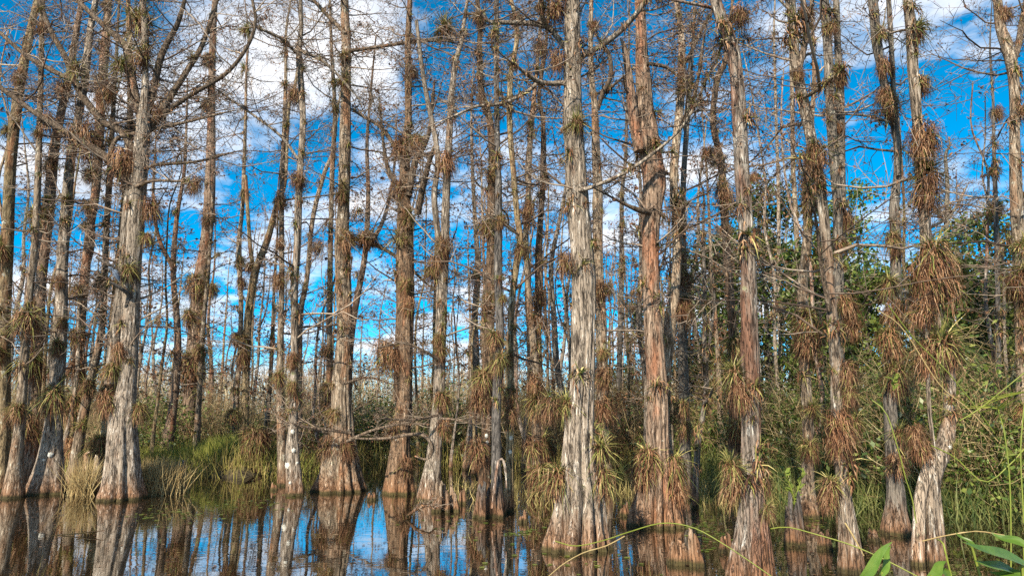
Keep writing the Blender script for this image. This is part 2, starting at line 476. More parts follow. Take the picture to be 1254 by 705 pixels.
# ------------------------------------------------------------------ trunk and crown builders
def trunk_mesh(pts, mat, rng, sides=20, ring=0.12, flute=0.0, lobes=7, flare_h=0.7, rough=1.0, name='trunk', tip=False):
    """pts: (n,4) x y z radius, local to the tree base"""
    pts = np.asarray(pts, float)
    ln_ = np.linalg.norm(np.diff(pts[:, :3], axis=0), axis=1).sum()
    n = int(np.clip(ln_ / ring, 6, 190))
    C = catmull(pts, n)
    C[:, 3] = np.maximum(C[:, 3], 0.004)
    T = norm(np.gradient(C[:, :3], axis=0))
    X = np.array([1.0, 0, 0]); U = norm(X[None] - (T @ X)[:, None] * T); Bv = np.cross(T, U)
    th = np.linspace(0, 2 * math.pi, sides, endpoint=False)
    z = C[:, 2][:, None]
    w = np.zeros((n, sides))
    for _ in range(7):                                   # lumps
        k = rng.integers(1, 5); w += rng.normal(0, 0.022) * np.sin(k * th[None] + rng.uniform(0, 6.3) + z * rng.uniform(-2.5, 2.5))
    if sides >= 26:                                      # bark strips and fissures
        def field(kz, kt):
            f = rng.normal(0, 1, (n, sides))
            k = max(1, int(kz / ring))
            c = np.cumsum(np.vstack([np.zeros((1, sides)), np.pad(f, ((k, k), (0, 0)), mode='reflect')]), 0)
            f = (c[2 * k:2 * k + n] - c[:n]) / (2 * k)
            f = sum(np.roll(f, s_, 1) for s_ in range(-kt, kt + 1))
            return f / f.std()
        w += rough * (0.022 * (np.minimum(np.abs(field(0.35, 1 if sides < 70 else 2)), 1.0) - 0.7) + 0.016 * field(0.12, 0) + 0.012 * field(0.5, 2))
    if flute > 0:
        tw = th + 0.16 * np.sin(th + rng.uniform(0, 6)) + 0.12 * np.sin(2 * th + rng.uniform(0, 6)) + 0.08 * np.sin(3 * th + rng.uniform(0, 6))
        lob = np.abs(np.sin(lobes * tw[None] / 2 + 0.25 * np.sin(z * 1.3))) ** 0.85
        amp = flute * (np.exp(-np.maximum(z, 0) / flare_h) + 0.10)
        w += amp * (lob - 0.72) + 0.10 * amp * np.sin(2 * th[None] + 1.0 + rng.uniform(0, 6))
    rr = C[:, 3][:, None] * (1 + w)
    V = C[:, None, :3] + rr[..., None] * (np.cos(th)[None, :, None] * U[:, None] + np.sin(th)[None, :, None] * Bv[:, None])
    idx = np.arange(n * sides).reshape(n, sides)
    a, b_ = idx[:-1], idx[1:]
    Q = np.stack([a, np.roll(a, -1, 1), np.roll(b_, -1, 1), b_], -1).reshape(-1, 4)
    V = V.reshape(-1, 3)
    parts = [(V, Q, 0)]
    bot = idx[0]
    parts.append((np.concatenate([V[bot], [C[0, :3] - T[0] * C[0, 3] * 0.4]]), np.array([[(i + 1) % sides, i, sides, (i + 2) % sides] for i in range(0, sides - 1, 2)]), 0))
    # flat cap on the top, as a fan of quads
    top = idx[-1]
    cv = np.concatenate([V[top], [C[-1, :3] + T[-1] * C[-1, 3] * 0.6]])
    k = sides
    cq = np.array([[i, (i + 1) % k, (i + 2) % k, k] for i in range(0, k - 1, 2)])
    parts.append((cv, cq, 0))
    return mesh_from(name, parts, [mat])


def crown_parts(starts, dirs, lens, radii, rng, n2=6, n3=4, jit=0.2, up=0.05, buds=2.0, twig_r=0.0042, bud_size=0.02, sprouts=0.0, k1=6):
    """branches with twigs and sub-twigs, and dry needle tufts"""
    out = []
    if not len(starts):
        return out
    L1 = np.asarray(lens, float)
    A = walk(np.asarray(starts, float), np.asarray(dirs, float), L1, k1, jit, (0, 0, up), rng)
    r1 = np.asarray(radii, float)
    out.append((*tubes(A, r1[:, None] * np.linspace(1, 0.22, k1 + 1)[None], 4), 0))
    i, t, p, d = spawn(A, L1, n2, 0.12, 1.0, rng, 0.85, 0.75, 0.6)
    L2 = L1[i] * rng.uniform(0.22, 0.55, len(i)) * (1.1 - 0.6 * t)
    B = walk(p, d, L2, 4, jit * 1.2, (0, 0, up * 0.8), rng)
    r2 = np.maximum(r1[i] * 0.4 * (1 - 0.5 * t), twig_r)
    out.append((*tubes(B, r2[:, None] * np.linspace(1, 0.35, 5)[None], 3), 0))
    i3, t3, p3, d3 = spawn(B, L2, n3, 0.2, 1.0, rng, 0.8, 0.8, 0.6)
    L3 = np.maximum(L2[i3] * rng.uniform(0.25, 0.6, len(i3)), 0.07)
    Cc = walk(p3, d3, L3, 2, jit * 1.1, (0, 0, 0.02), rng)
    out.append((*tubes(Cc, np.full((len(i3), 3), twig_r) * np.array([[1, .8, .4]]), 3), 0))
    nb = int(buds * len(i3))
    if nb:
        q = rng.integers(0, len(i3), nb)
        f = rng.uniform(0.3, 1.0, nb)[:, None]
        c = Cc[q, 1] * (1 - f) + Cc[q, 2] * f
        s = bud_size * rng.uniform(0.5, 1.6, nb)[:, None]
        u = norm(rng.normal(0, 1, (nb, 3))); v = norm(np.cross(u, rng.normal(0, 1, (nb, 3))))
        V = np.stack([c - u * s, c + v * s * 0.45, c + u * s, c - v * s * 0.45], 1).reshape(-1, 3)
        Q = np.arange(nb * 4).reshape(nb, 4)
        ns = int(nb * sprouts)
        if ns:
            out.append((V[:ns * 4], Q[:ns], 2))
        out.append((V[ns * 4:], Q[: nb - ns], 1))
    return out


CROWN_MATS = [TWIG, BUDS, SPROUT]
TREES = {}


def cypress(key, label, nick, bk, trace, base=None, sides=20, ring=0.12, flute=0.35, lobes=7, flare_h=0.6, limbs=(),
            nb=34, blen=(0.7, 2.6), hmin=2.6, extend=2.6, legs=(), strands=(), wobble=0.05, seed=0, sprouts=0.0, name='cypress_tree', cut=False,
            n2=8, n3=5, buds=1.2):
    """trace: (px, py, width px) up the trunk; the first is the foot at the water line"""
    rng = np.random.default_rng(1000 + seed + sum(ord(c) for c in key) * 13)
    p0 = ground_at(trace[0][0], trace[0][1]) if base is None else ground_at(*base)
    Y = p0[1]
    pts = []
    ph = rng.uniform(0, 6.3)
    for (x, y, w) in trace:
        q = at(x, y, Y)
        q2 = at(x, y, Y + wobble * max(0, q[2]) * math.sin(q[2] * 0.55 + ph) * 0.6)
        pts.append([*q2, pxsize(w, q2) / 2])
    pts = np.array(pts)
    foot = pts[0].copy(); foot[2] = min(-0.5, foot[2] - 0.45); foot[3] *= 1.06
    pts = np.vstack([foot, pts])
    if not cut and extend > 0:
        d = norm(pts[-1, :3] - pts[-3, :3]); d = norm(d + np.array([0, 0, 0.6]))
        e1 = pts[-1].copy(); e1[:3] += d * extend * 0.5 + rng.normal(0, 0.06, 3); e1[3] *= 0.75
        e2 = e1.copy(); e2[:3] += d * extend * 0.5 + rng.normal(0, 0.1, 3); e2[3] *= 0.45
        pts = np.vstack([pts, e1, e2])
    base_p = np.array([p0[0], p0[1], 0.0])
    root = thing(name, base_p, label, 'tree')
    loc = pts.copy(); loc[:, :3] -= base_p
    mat = BARK[bk]
    link('trunk', trunk_mesh(loc, mat, rng, sides, ring, flute, lobes, flare_h), root)
    lines = [loc]
    for st in strands:                                    # extra stems of the same tree
        sp = np.array([[*at(x, y, Y + 0.02), 0] for (x, y, w) in st])
        for q, (x, y, w) in zip(sp, st):
            q[3] = pxsize(w, q) / 2
        if st[0][1] > 560:
            f0 = sp[0].copy(); f0[2] = -0.5; sp = np.vstack([f0, sp])
        sp[:, :3] -= base_p
        if st[-1][1] < 4:
            e = sp[-1].copy(); e[:3] += norm(sp[-1, :3] - sp[-2, :3]) * 1.4; e[3] *= 0.4; sp = np.vstack([sp, e])
        link('stem', trunk_mesh(sp, mat, rng, max(10, sides // 2), ring, flute * 0.5, 4, flare_h, name='stem'), root)
        lines.append(sp)
    starts, dirs, lens, rads = [], [], [], []
    limb_lines = []
    for lb in limbs:
        q = []
        dy = rng.uniform(-0.5, 0.25)
        for k, (x, y, w) in enumerate(lb):
            u = at(x, y, Y + dy * k / max(1, len(lb) - 1) * 1.5)
            q.append([*u, max(0.006, pxsize(w, u) / 2)])
        q = np.array(q); q[:, :3] -= base_p
        e = q[-1].copy(); e[:3] += norm(q[-1, :3] - q[-2, :3]) * 0.5; e[3] = 0.006
        q = np.vstack([q, e])
        link('limb', trunk_mesh(q, mat if bk in ('pale', 'white', 'grey') and key != 'great_left' else LIMB, rng, 9, 0.1, name='limb'), root)
        limb_lines.append(q)
    # twiggy side branches on the trunk and along the limbs
    def along(q, count, lo):
        c = catmull(q, 60)
        top = CAM_H + 0.66 * base_p[1] + 0.8               # a little above what the photo shows
        ok = np.nonzero((c[:, 2] > lo) & (c[:, 2] < top))[0]
        if not len(ok):
            return
        for _ in range(count):
            p = c[rng.choice(ok)]
            a = rng.uniform(0, 2 * math.pi)
            sy = math.sin(a) * 0.8
            if sy < -0.15 and rng.random() < 0.7:
                sy = -sy
            starts.append(p[:3]); dirs.append([math.cos(a), sy, rng.uniform(-0.05, 0.55)])
            L = rng.uniform(*blen); lens.append(L); rads.append(min(p[3] * 0.45, 0.006 + 0.008 * L))
    if p0[0] > 0.28 * Y:
        nb = int(nb * 0.36)
    else:
        nb = int(nb * 0.78)
    for k, q in enumerate(lines):
        along(q, nb if k == 0 else nb // 3, hmin)
    for q in limb_lines:
        along(q, max(3, int(np.linalg.norm(q[-1, :3] - q[0, :3]) * 5.5)), -10)
    cp = crown_parts(starts, dirs, lens, rads, rng, sprouts=sprouts, n2=n2, n3=n3, buds=buds)
    if cp:
        link('crown', mesh_from('crown', cp, CROWN_MATS), root)
    TREES[key] = dict(Y=Y, nick=nick, root=root, base=base_p, lines=lines, plants=[], limbs=limb_lines)
    return root


# ------------------------------------------------------------------ the traced cypresses, left to right
NEAR = dict(sides=60, ring=0.06)
cypress('edge_left', 'lichen-spotted tan cypress cut by the left edge of the photo', 'lichen-spotted cypress at left edge', 'mossy',
        [(-4, 600, 30), (2, 545, 20), (3, 500, 17), (5, 400, 14), (9, 300, 13), (13, 200, 12), (22, 120, 11), (36, 45, 9), (48, -8, 7)], nb=40, sides=28)
cypress('thin_left', 'slender pale cypress with a narrow stem, left of the broad-footed cypress', 'slender cypress at far left', 'tan',
        [(16, 609, 25), (20, 560, 14.5), (26, 500, 11.5), (31, 420, 9.5), (38, 340, 8.5), (43, 295, 8), (47, 200, 7), (50, 90, 6), (53, -5, 5)], nb=24, flute=0.2, sides=24)
cypress('red_left', 'rusty brown cypress wrapped in air plants behind the slender pale cypress', 'rusty wrapped cypress at far left', 'red',
        [(36, 598, 20), (40, 530, 14), (43, 470, 13), (50, 345, 12), (60, 250, 13), (66, 187, 11), (76, 133, 9), (85, 90, 8), (96, 25, 6)], base=(36, 596), nb=34)
cypress('flare_left', 'grey cypress whose smooth foot flares wide like a bell, second from left at the water', 'bell-footed grey cypress on the left', 'pale',
        [(57, 604, 46), (59, 585, 36), (63, 553, 26), (67, 503, 18), (70, 470, 16.5), (74, 400, 15), (77, 313, 12.5), (83, 235, 11), (88, 187, 10), (97, 140, 9), (104, 100, 8.5), (108, 60, 8), (113, 23, 7), (118, -5, 6)], nb=40, flute=0.22, lobes=6, **NEAR)
cypress('red_slim', 'reddish cypress with mottled bark between the bell-footed and the great grey cypress', 'reddish mottled cypress on the left', 'red',
        [(92, 598, 18), (95, 530, 11), (97, 470, 11), (99, 400, 11), (104, 335, 10.5), (110, 280, 10), (117, 235, 10), (121, 170, 11), (127, 77, 10), (131, 33, 9), (133, -5, 8)], base=(92, 594), nb=36)
cypress('lean_left', 'thin cypress leaning right across the foot of its neighbours on the left', 'right-leaning cypress on the left', 'tan',
        [(88, 597, 19), (93, 565, 14), (97, 537, 12), (103, 503, 11), (112, 465, 9.5), (120, 428, 8.5), (126, 390, 7.5), (128, 340, 7.5), (131, 270, 7), (133, 235, 7), (139, 130, 5), (142, 80, 4)], nb=22, flute=0.15)
cypress('great_left', 'great grey cypress with ribbed pale foot and big forked dark limbs', 'great forked grey cypress on the left', 'pale',
        [(148, 611, 52), (149, 590, 42), (150, 553, 35), (151, 503, 29), (156, 470, 22), (159, 400, 20), (161, 335, 22), (164, 290, 22), (168, 245, 19), (173, 190, 17), (176, 150, 15), (178, 100, 8), (177, 30, 7), (175, -5, 6)],
        limbs=[[(160, 232, 9), (145, 212, 9), (127, 190, 8.5), (90, 167, 7), (50, 143, 6), (0, 107, 5)],
               [(174, 190, 8), (160, 178, 8), (147, 160, 8), (127, 150, 8), (110, 130, 8), (93, 103, 8), (80, 70, 7), (63, 40, 6), (50, 7, 5)],
               [(98, 108, 5), (93, 100, 6), (75, 92, 6), (57, 83, 6), (30, 67, 5), (0, 40, 4)],
               [(176, 165, 9), (163, 100, 8.5), (155, 60, 8), (133, 37, 7), (97, 3, 5)],
               [(177, 150, 9), (187, 117, 8.5), (198, 67, 8), (217, 30, 6), (228, -6, 4)],
               [(178, 165, 9), (200, 133, 7.5), (227, 90, 6.5), (247, 57, 6), (263, 10, 5)],
               [(190, 146, 7), (210, 133, 6), (233, 117, 5.5), (277, 90, 5), (303, 57, 4.5), (313, 27, 4), (309, 0, 3.5)],
               [(130, 200, 5), (143, 170, 5), (167, 163, 4.5), (213, 153, 4), (263, 141, 3)],
               [(172, 215, 5), (187, 203, 4.5), (240, 198, 3.5), (272, 190, 3)],
               [(160, 232, 5), (185, 222, 4), (218, 222, 3)],
               [(148, 370, 4), (160, 364, 5), (152, 352, 4), (140, 346, 3)]],
        strands=[[(138, 470, 17), (143, 400, 13), (149, 345, 11), (153, 290, 10), (156, 250, 9), (163, 200, 7)]], nb=46, flute=0.42, lobes=10, flare_h=1.1, blen=(0.6, 2.2), **NEAR)
cypress('behind_left', 'ochre cypress stem hidden behind the great forked cypress', 'ochre stem behind the forked cypress', 'mossy',
        [(130, 598, 22), (133, 520, 16), (137, 460, 15), (141, 400, 14), (147, 330, 12), (152, 270, 10), (157, 200, 9), (160, 120, 7), (158, 40, 6), (157, -5, 5)], base=(130, 596), nb=22)
cypress('brown_bank', 'brown cypress bulging with air plants on the grassy left bank', 'bulging brown cypress on the bank', 'red',
        [(228, 556, 17), (230, 520, 14), (234, 470, 17), (239, 420, 19), (245, 350, 18), (252, 300, 14), (257, 235, 12.5), (259, 133, 9), (260, 67, 8), (262, 20, 7), (264, -6, 6)], base=(228, 566), nb=36, flute=0.15)
cypress('pale_lean', 'thin pale leaning cypress with swollen foot beside the dry grass tuft', 'thin pale cypress beside the dry grass', 'tan',
        [(237, 578, 15), (239, 560, 10.5), (241, 537, 8.5), (243, 503, 7), (245, 470, 6.5), (247, 435, 6), (250, 385, 5.5), (255, 335, 4.5), (258, 285, 3.5), (260, 240, 2.5)], nb=8, extend=0.8, flute=0.15, hmin=4)
cypress('bank_slim', 'straight slim pale cypress standing in the bright green grass', 'slim pale cypress in the green grass', 'tan',
        [(287, 560, 10), (288, 530, 8), (290, 470, 7), (293, 448, 6.2), (295, 368, 5.5), (292, 302, 5), (297, 252, 4.5), (300, 167, 4), (302, 83, 3)], base=(287, 568), nb=24, flute=0.1, sides=14)
cypress('mossy_fork', 'mossy cypress forking into a V above the left bank', 'mossy V-forked cypress', 'mossy',
        [(298, 556, 13), (300, 500, 10), (303, 402, 9.5), (310, 345, 9.5), (316, 322, 8.5), (328, 292, 8), (340, 248, 6.5), (347, 230, 6), (350, 200, 5.5), (353, 133, 5), (361, 107, 4)],
        strands=[[(312, 335, 6), (307, 308, 5), (303, 252, 4.5), (301, 215, 4)]], base=(298, 568), nb=26, flute=0.1, sides=16)
cypress('pair_back', 'thin straight cypress standing close behind the white-spotted cypress', 'thin cypress behind the spotted one', 'tan',
        [(347, 596, 16), (345, 553, 11), (343, 470, 9.5), (343, 435, 8), (345, 340, 6.5), (345, 235, 6), (348, 160, 5), (350, 90, 4)], base=(347, 594), nb=22, flute=0.15, sides=16)
cypress('spotted', 'cypress with round white lichen spots on its lower stem', 'white-spotted cypress', 'pale',
        [(361, 606, 23), (360, 585, 20), (358, 553, 17), (359, 520, 12), (360, 470, 9.5), (361, 435, 9), (361, 350, 8.5), (364, 300, 8), (366, 235, 8), (368, 200, 8), (371, 150, 8), (369, 110, 7.5), (366, 67, 7), (369, 33, 5.5), (368, -5, 4.5)],
        limbs=[[(364, 66, 4), (345, 48, 4), (320, 36, 3.5)], [(368, 62, 4), (392, 73, 4), (410, 88, 4), (428, 108, 3)], [(365, 195, 3.5), (345, 168, 3.5), (313, 143, 3), (277, 118, 2.5)]], nb=36, flute=0.16, sides=28)
cypress('lean_back', 'thin cypress leaning right behind the white-spotted cypress', 'leaner behind the white-spotted cypress', 'tan',
        [(364, 572, 10), (366, 470, 8), (368, 385, 6.5), (376, 340, 6), (383, 268, 5.5), (397, 213, 5), (408, 185, 4), (412, 150, 3)], base=(364, 574), nb=18, flute=0.1, sides=14)
cypress('thin_mid', 'thin straight cypress just left of the dark-footed cypress', 'thin cypress left of the dark-footed one', 'tan',
        [(398, 580, 13), (400, 540, 9), (403, 470, 8.5), (404, 350, 6.5), (406, 235, 6), (408, 187, 5.5), (410, 133, 5), (406, 60, 4), (404, 0, 3)], base=(398, 582), nb=26, flute=0.1, sides=16)
cypress('dark_foot', 'tan cypress with a broad dark-shaded foot and needle sprouts high up', 'broad dark-footed cypress', 'tan',
        [(416, 601, 60), (417, 585, 48), (418, 565, 38), (419, 540, 29), (419, 522, 25), (418, 470, 22), (422, 400, 17.5), (419, 300, 17.5), (421, 250, 14), (423, 150, 12.5), (424, 60, 10.5), (422, 0, 9)],
        limbs=[[(423, 42, 5), (412, 30, 5), (400, 18, 4.5), (382, -2, 4)], [(426, 62, 4.5), (440, 61, 4.5), (468, 57, 4), (504, 52, 4), (528, 50, 4), (546, 50, 3)],
               [(418, 532, 5), (395, 528, 5), (375, 523, 5), (360, 517, 3)], [(424, 290, 5), (460, 300, 5), (490, 318, 4), (520, 345, 3)]],
        nb=46, flute=0.45, lobes=10, flare_h=1.0, sprouts=0.05, **NEAR)
cypress('twin_mid', 'cypress with twin upper stems and shaggy plants at its fork', 'twin-stemmed shaggy cypress', 'brown',
        [(489, 604, 36), (490, 580, 31), (491, 545, 24), (495, 500, 21), (497, 470, 17), (497, 400, 20), (496, 330, 21), (495, 280, 20), (495, 235, 15), (496, 200, 13), (500, 150, 9.5), (500, 100, 8.5), (500, 50, 7.5), (502, 0, 6)],
        limbs=[[(500, 240, 9), (508, 200, 8), (517, 182, 7), (526, 160, 5), (530, 120, 4)], [(511, 262, 9), (517, 232, 8), (524, 203, 6.5), (530, 185, 5)], [(492, 230, 6), (477, 212, 5.5), (470, 180, 4), (466, 140, 3)],
               [(496, 205, 5), (470, 160, 4.5), (440, 140, 3.5)]],
        strands=[[(486, 490, 9), (487, 440, 8.5), (489, 370, 8), (489, 310, 8)]], nb=54, flute=0.45, lobes=8, flare_h=1.0, blen=(0.6, 2.1), **NEAR)
cypress('knee_mid', 'pale cypress with flared foot beside the cluster of broken knees', 'pale cypress beside the broken knees', 'pale',
        [(526, 613, 31), (528, 590, 25), (532, 553, 17.5), (536, 500, 14), (538, 470, 14), (540, 400, 13.5), (542, 335, 13.5), (545, 300, 10.5), (546, 250, 9.5), (548, 200, 9), (550, 167, 8.5), (553, 117, 7.5), (558, 77, 6.5), (565, 50, 5.5), (570, 15, 4)],
        strands=[[(541, 320, 8), (536, 285, 7.5), (532, 240, 7), (536, 190, 6.5), (522, 115, 6), (515, 70, 5), (510, 25, 4)]], nb=46, flute=0.22, blen=(0.6, 2.0), **NEAR)
cypress('brown_twin', 'brown-barked cypress pressed against a straight blue-grey stem', 'brown cypress beside the blue-grey stem', 'brown',
        [(592, 614, 17), (594, 560, 13), (596, 510, 12), (598, 440, 12), (600, 368, 12), (601, 300, 11), (602, 235, 9.5), (603, 200, 9), (600, 150, 8.5), (590, 117, 8), (587, 67, 7.5), (588, 33, 6.5), (585, -4, 6)], base=(592, 612), nb=40, sides=24)
cypress('blue_grey', 'straight shadowed blue-grey cypress with an orange splintered foot', 'straight blue-grey cypress', 'dark',
        [(610, 630, 21), (609, 600, 15), (608, 560, 12), (608, 500, 11), (610, 452, 11.5), (612, 400, 10.5), (610, 335, 10), (611, 235, 8.5), (610, 200, 7), (608, 100, 6.5), (608, -4, 6)], nb=22, flute=0.2, sides=28)
cypress('lichen_bend', 'thin bending cypress with white spots on its lower stem, right of the blue-grey stem', 'thin bending spotted cypress', 'mossy',
        [(623, 632, 14), (624, 570, 10), (625, 500, 8.5), (625, 440, 8.2), (626, 378, 7.5), (632, 330, 7.5), (637, 295, 8), (633, 262, 7.2), (630, 225, 7), (625, 167, 7), (624, 130, 7), (626, 87, 6.5), (633, 50, 6), (630, 17, 5.5), (625, -5, 5)], nb=36, flute=0.15, sides=18, base=(623, 626))
cypress('ochre_bend', 'thin ochre cypress bowing left at half height', 'thin bowed ochre cypress', 'tan',
        [(658, 602, 17), (657, 560, 12), (657, 520, 11), (656, 448, 9.5), (651, 402, 8.5), (646, 335, 7), (644, 285, 7), (647, 240, 6.8), (648, 200, 6.5), (651, 150, 6), (655, 110, 5), (660, 55, 4), (664, 0, 3)], base=(658, 602), nb=32, flute=0.15, sides=16)
cypress('plant_pole', 'dim brown cypress with a shaggy air-plant collar left of the tallest pale cypress', 'dim brown collared cypress', 'brown',
        [(668, 592, 14), (662, 520, 11), (660, 470, 10), (658, 402, 10), (660, 352, 10), (660, 302, 8.5), (663, 252, 7.5), (665, 217, 7), (665, 150, 6), (660, 117, 5), (668, 60, 4), (672, 0, 3)], base=(668, 590), nb=30, flute=0.1, sides=16)
cypress('pale_giant', 'tallest pale grey cypress with deeply fluted foot, near the middle', 'tallest pale fluted cypress', 'pale',
        [(706, 671, 76), (707, 655, 68), (709, 630, 58), (711, 603, 50), (710, 575, 42), (710, 553, 38), (710, 520, 33), (713, 470, 28), (714, 435, 28), (715, 350, 29), (712, 300, 26), (707, 250, 25.5), (705, 217, 25), (703, 167, 22.5), (701, 117, 21.5), (701, 67, 20), (701, 0, 18)],
        limbs=[[(703, 74, 7), (688, 53, 7), (668, 32, 7.5), (631, 28, 6), (601, 27, 5), (591, 17, 3.5)], [(668, 32, 6), (664, 18, 6), (663, -3, 5)],
               [(709, 71, 8), (738, 55, 7.5), (761, 37, 7), (781, 15, 6.5), (794, -4, 5.5)],
               [(695, 102, 6.5), (665, 102, 6.5), (648, 93, 5.5), (635, 83, 3.5)], [(660, 100, 5), (645, 113, 4.5), (615, 127, 4), (585, 130, 3.5), (561, 140, 3)],
               [(709, 233, 6), (718, 231, 5.5), (731, 227, 5), (768, 210, 4.4), (801, 187, 4), (825, 167, 3.4), (838, 152, 3.5), (852, 128, 3), (866, 96, 2.5)]],
        strands=[[(676, 662, 16), (681, 640, 12), (688, 612, 9), (698, 585, 7)]], nb=16, hmin=4.5, flute=0.55, lobes=14, flare_h=1.3, sides=128, ring=0.04, blen=(0.5, 1.5))
cypress('behind_giant', 'tan cypress forking into a Y just right of the tallest pale cypress', 'Y-forked tan cypress', 'tan',
        [(744, 600, 20), (740, 550, 14), (737, 470, 13), (736, 400, 12.5), (733, 335, 12.5), (732, 235, 12), (730, 200, 11), (729, 150, 8.5), (728, 123, 7.5), (725, 100, 6.5), (723, 50, 5.5), (724, -4, 5)],
        limbs=[[(731, 135, 6), (738, 115, 6), (748, 93, 5.5), (746, 67, 5), (738, 55, 3.5)], [(738, 116, 4), (752, 104, 3.5), (765, 93, 3)]], base=(744, 600), nb=38, sides=24)
cypress('thin_far', 'very thin straight stem between the two biggest middle cypresses', 'very thin stem between the giants', 'dark',
        [(757, 560, 9), (758, 470, 7), (760, 400, 6.2), (761, 300, 5.4), (762, 235, 5), (766, 193, 4.5), (768, 120, 3.5), (770, 60, 3)], base=(757, 562), nb=26, flute=0.05, sides=12)
cypress('rust_giant', 'thick rust-brown cypress with a kink and a broken spire on its left', 'thick kinked rust-brown cypress', 'red',
        [(803, 643, 62), (804, 625, 53), (805, 600, 44), (806, 575, 35), (806, 552, 28), (806, 500, 25), (804, 452, 23), (800, 402, 21.5), (797, 335, 20), (797, 285, 20), (799, 250, 24), (802, 225, 27), (799, 200, 26), (794, 167, 25), (790, 133, 20), (788, 100, 18), (786, 67, 14.5), (785, 30, 12.5), (783, -4, 11)],
        limbs=[[(795, 260, 8), (785, 258, 8), (771, 253, 5), (746, 240, 2.5)], [(792, 78, 5), (815, 82, 4.5), (828, 92, 3)]],
        strands=[[(784, 185, 14), (776, 143, 13), (771, 100, 10), (765, 60, 7), (760, 47, 2)]], nb=24, hmin=4.0, flute=0.50, lobes=13, flare_h=1.1, sides=120, ring=0.045, blen=(0.5, 1.7))
cypress('rust_second', 'narrower tan stem weaving up beside the kinked rust-brown cypress', 'weaving tan stem', 'tan',
        [(826, 636, 22), (820, 590, 17), (815, 530, 14), (815, 462, 14), (820, 402, 14), (827, 350, 11.5), (829, 300, 11), (826, 235, 9.5), (826, 200, 9.5), (833, 125, 10), (835, 65, 8.5), (833, 30, 6.5), (827, -5, 5.5)],
        limbs=[[(834, 78, 5), (842, 72, 4.5), (863, 30, 4), (876, 8, 3)], [(830, 165, 4.5), (850, 120, 4), (860, 60, 3.5)]], base=(826, 633), nb=34, sides=28)
cypress('grey_right_mid', 'straight grey cypress standing in shade right of the weaving tan stem', 'straight shaded grey cypress', 'grey',
        [(842, 612, 18), (839, 550, 13), (838, 490, 12), (836, 425, 12), (837, 345, 9.5), (836, 250, 7.5), (840, 170, 6), (846, 90, 4.5), (850, 20, 3)], base=(842, 612), nb=26, sides=20)
cypress('curved_pole', 'thin smooth grey sapling with a crooked fork near the bright shrubs', 'crooked grey sapling', 'grey',
        [(851, 622, 8), (855, 542, 7.5), (862, 500, 6.5), (865, 470, 6), (863, 427, 5.5), (863, 352, 5), (861, 290, 3.5), (862, 240, 2.5)], limbs=[[(864, 462, 4), (870, 410, 3.5), (875, 370, 3), (873, 345, 2)], [(861, 495, 4), (868, 488, 4), (871, 480, 3)]], nb=10, flute=0.05, sides=12, extend=0.6, name='sapling')
cypress('nest_pole', 'crooked tan cypress holding a shaggy nest-like air plant against the green trees', 'crooked nest-bearing cypress', 'brown',
        [(900, 596, 16), (899, 520, 12), (898, 445, 10.5), (897, 400, 10), (893, 345, 10), (888, 275, 9.5), (883, 200, 8.5), (873, 150, 7.5), (878, 100, 7), (888, 75, 6), (893, 35, 4.5), (897, -4, 3)], base=(900, 596), nb=34, sides=20)
cypress('white_giant', 'peeling red and white cypress cut off by the bottom edge', 'peeling red and white cypress', 'white',
        [(920, 712, 56), (920, 690, 50), (921, 660, 42), (921, 620, 32), (920, 570, 25), (920, 530, 22), (919, 470, 21.5), (918, 402, 19.5), (917, 335, 18.5), (914, 285, 18), (910, 235, 17.5), (907, 183, 16.5), (906, 150, 16.5), (904, 117, 16), (901, 83, 15.5), (897, 57, 15), (887, 33, 15), (880, 12, 14), (875, -6, 13)],
        limbs=[[(872, 10, 4), (855, 6, 4), (838, 3, 3)]], nb=12, hmin=4.2, flute=0.40, lobes=13, flare_h=1.0, sides=120, ring=0.045, blen=(0.4, 1.3))
cypress('red_pole', 'thin reddish stem left of the tall right-hand pair', 'thin reddish pole', 'tan',
        [(980, 572, 10), (978, 480, 8), (978, 400, 7), (976, 302, 6.3), (973, 235, 6), (971, 200, 5.5), (970, 117, 4.5), (968, 60, 3.5)], base=(980, 574), nb=20, flute=0.05, sides=12)
cypress('pale_wisp', 'wispy pale sapling against the blue sky right of the red and white cypress', 'wispy pale sapling', 'bleached',
        [(957, 570, 8), (956, 470, 6), (954, 340, 5), (953, 230, 4), (950, 130, 3.2), (948, 40, 2.5)], base=(957, 572), nb=26, flute=0.03, sides=10, name='sapling')
cypress('right_lean', 'tall pale cypress leaning left with a bare white lower stem, right side', 'left-leaning white-stemmed cypress', 'bleached',
        [(1043, 700, 32), (1041, 670, 26), (1038, 640, 21), (1034, 610, 17), (1031, 580, 15), (1026, 520, 14), (1024, 450, 13.5), (1019, 390, 12.5), (1014, 318, 12), (1007, 252, 12), (1000, 205, 12.5), (989, 150, 12.5), (982, 117, 13), (975, 80, 12), (972, 40, 11), (968, -5, 11)],
        limbs=[[(978, 90, 7), (984, 60, 7.5), (988, 37, 8), (984, 5, 7)], [(1016, 380, 6), (1006, 328, 5), (1002, 290, 4), (998, 262, 3), (992, 240, 2)], [(989, 118, 4), (1003, 110, 3.5), (1015, 100, 3)]], nb=30, hmin=3.2, flute=0.30, lobes=8, **NEAR)
cypress('right_mid', 'grey cypress with a shaggy waist behind the left-leaning white-stemmed cypress', 'shaggy-waisted grey cypress', 'tan',
        [(988, 633, 28), (989, 605, 19), (989, 587, 15), (990, 537, 13.5), (988, 487, 13), (984, 435, 12), (983, 365, 12), (984, 335, 11.5), (989, 285, 11), (988, 235, 10), (990, 200, 8), (994, 150, 6), (997, 90, 5)], nb=20, flute=0.25, sides=30)
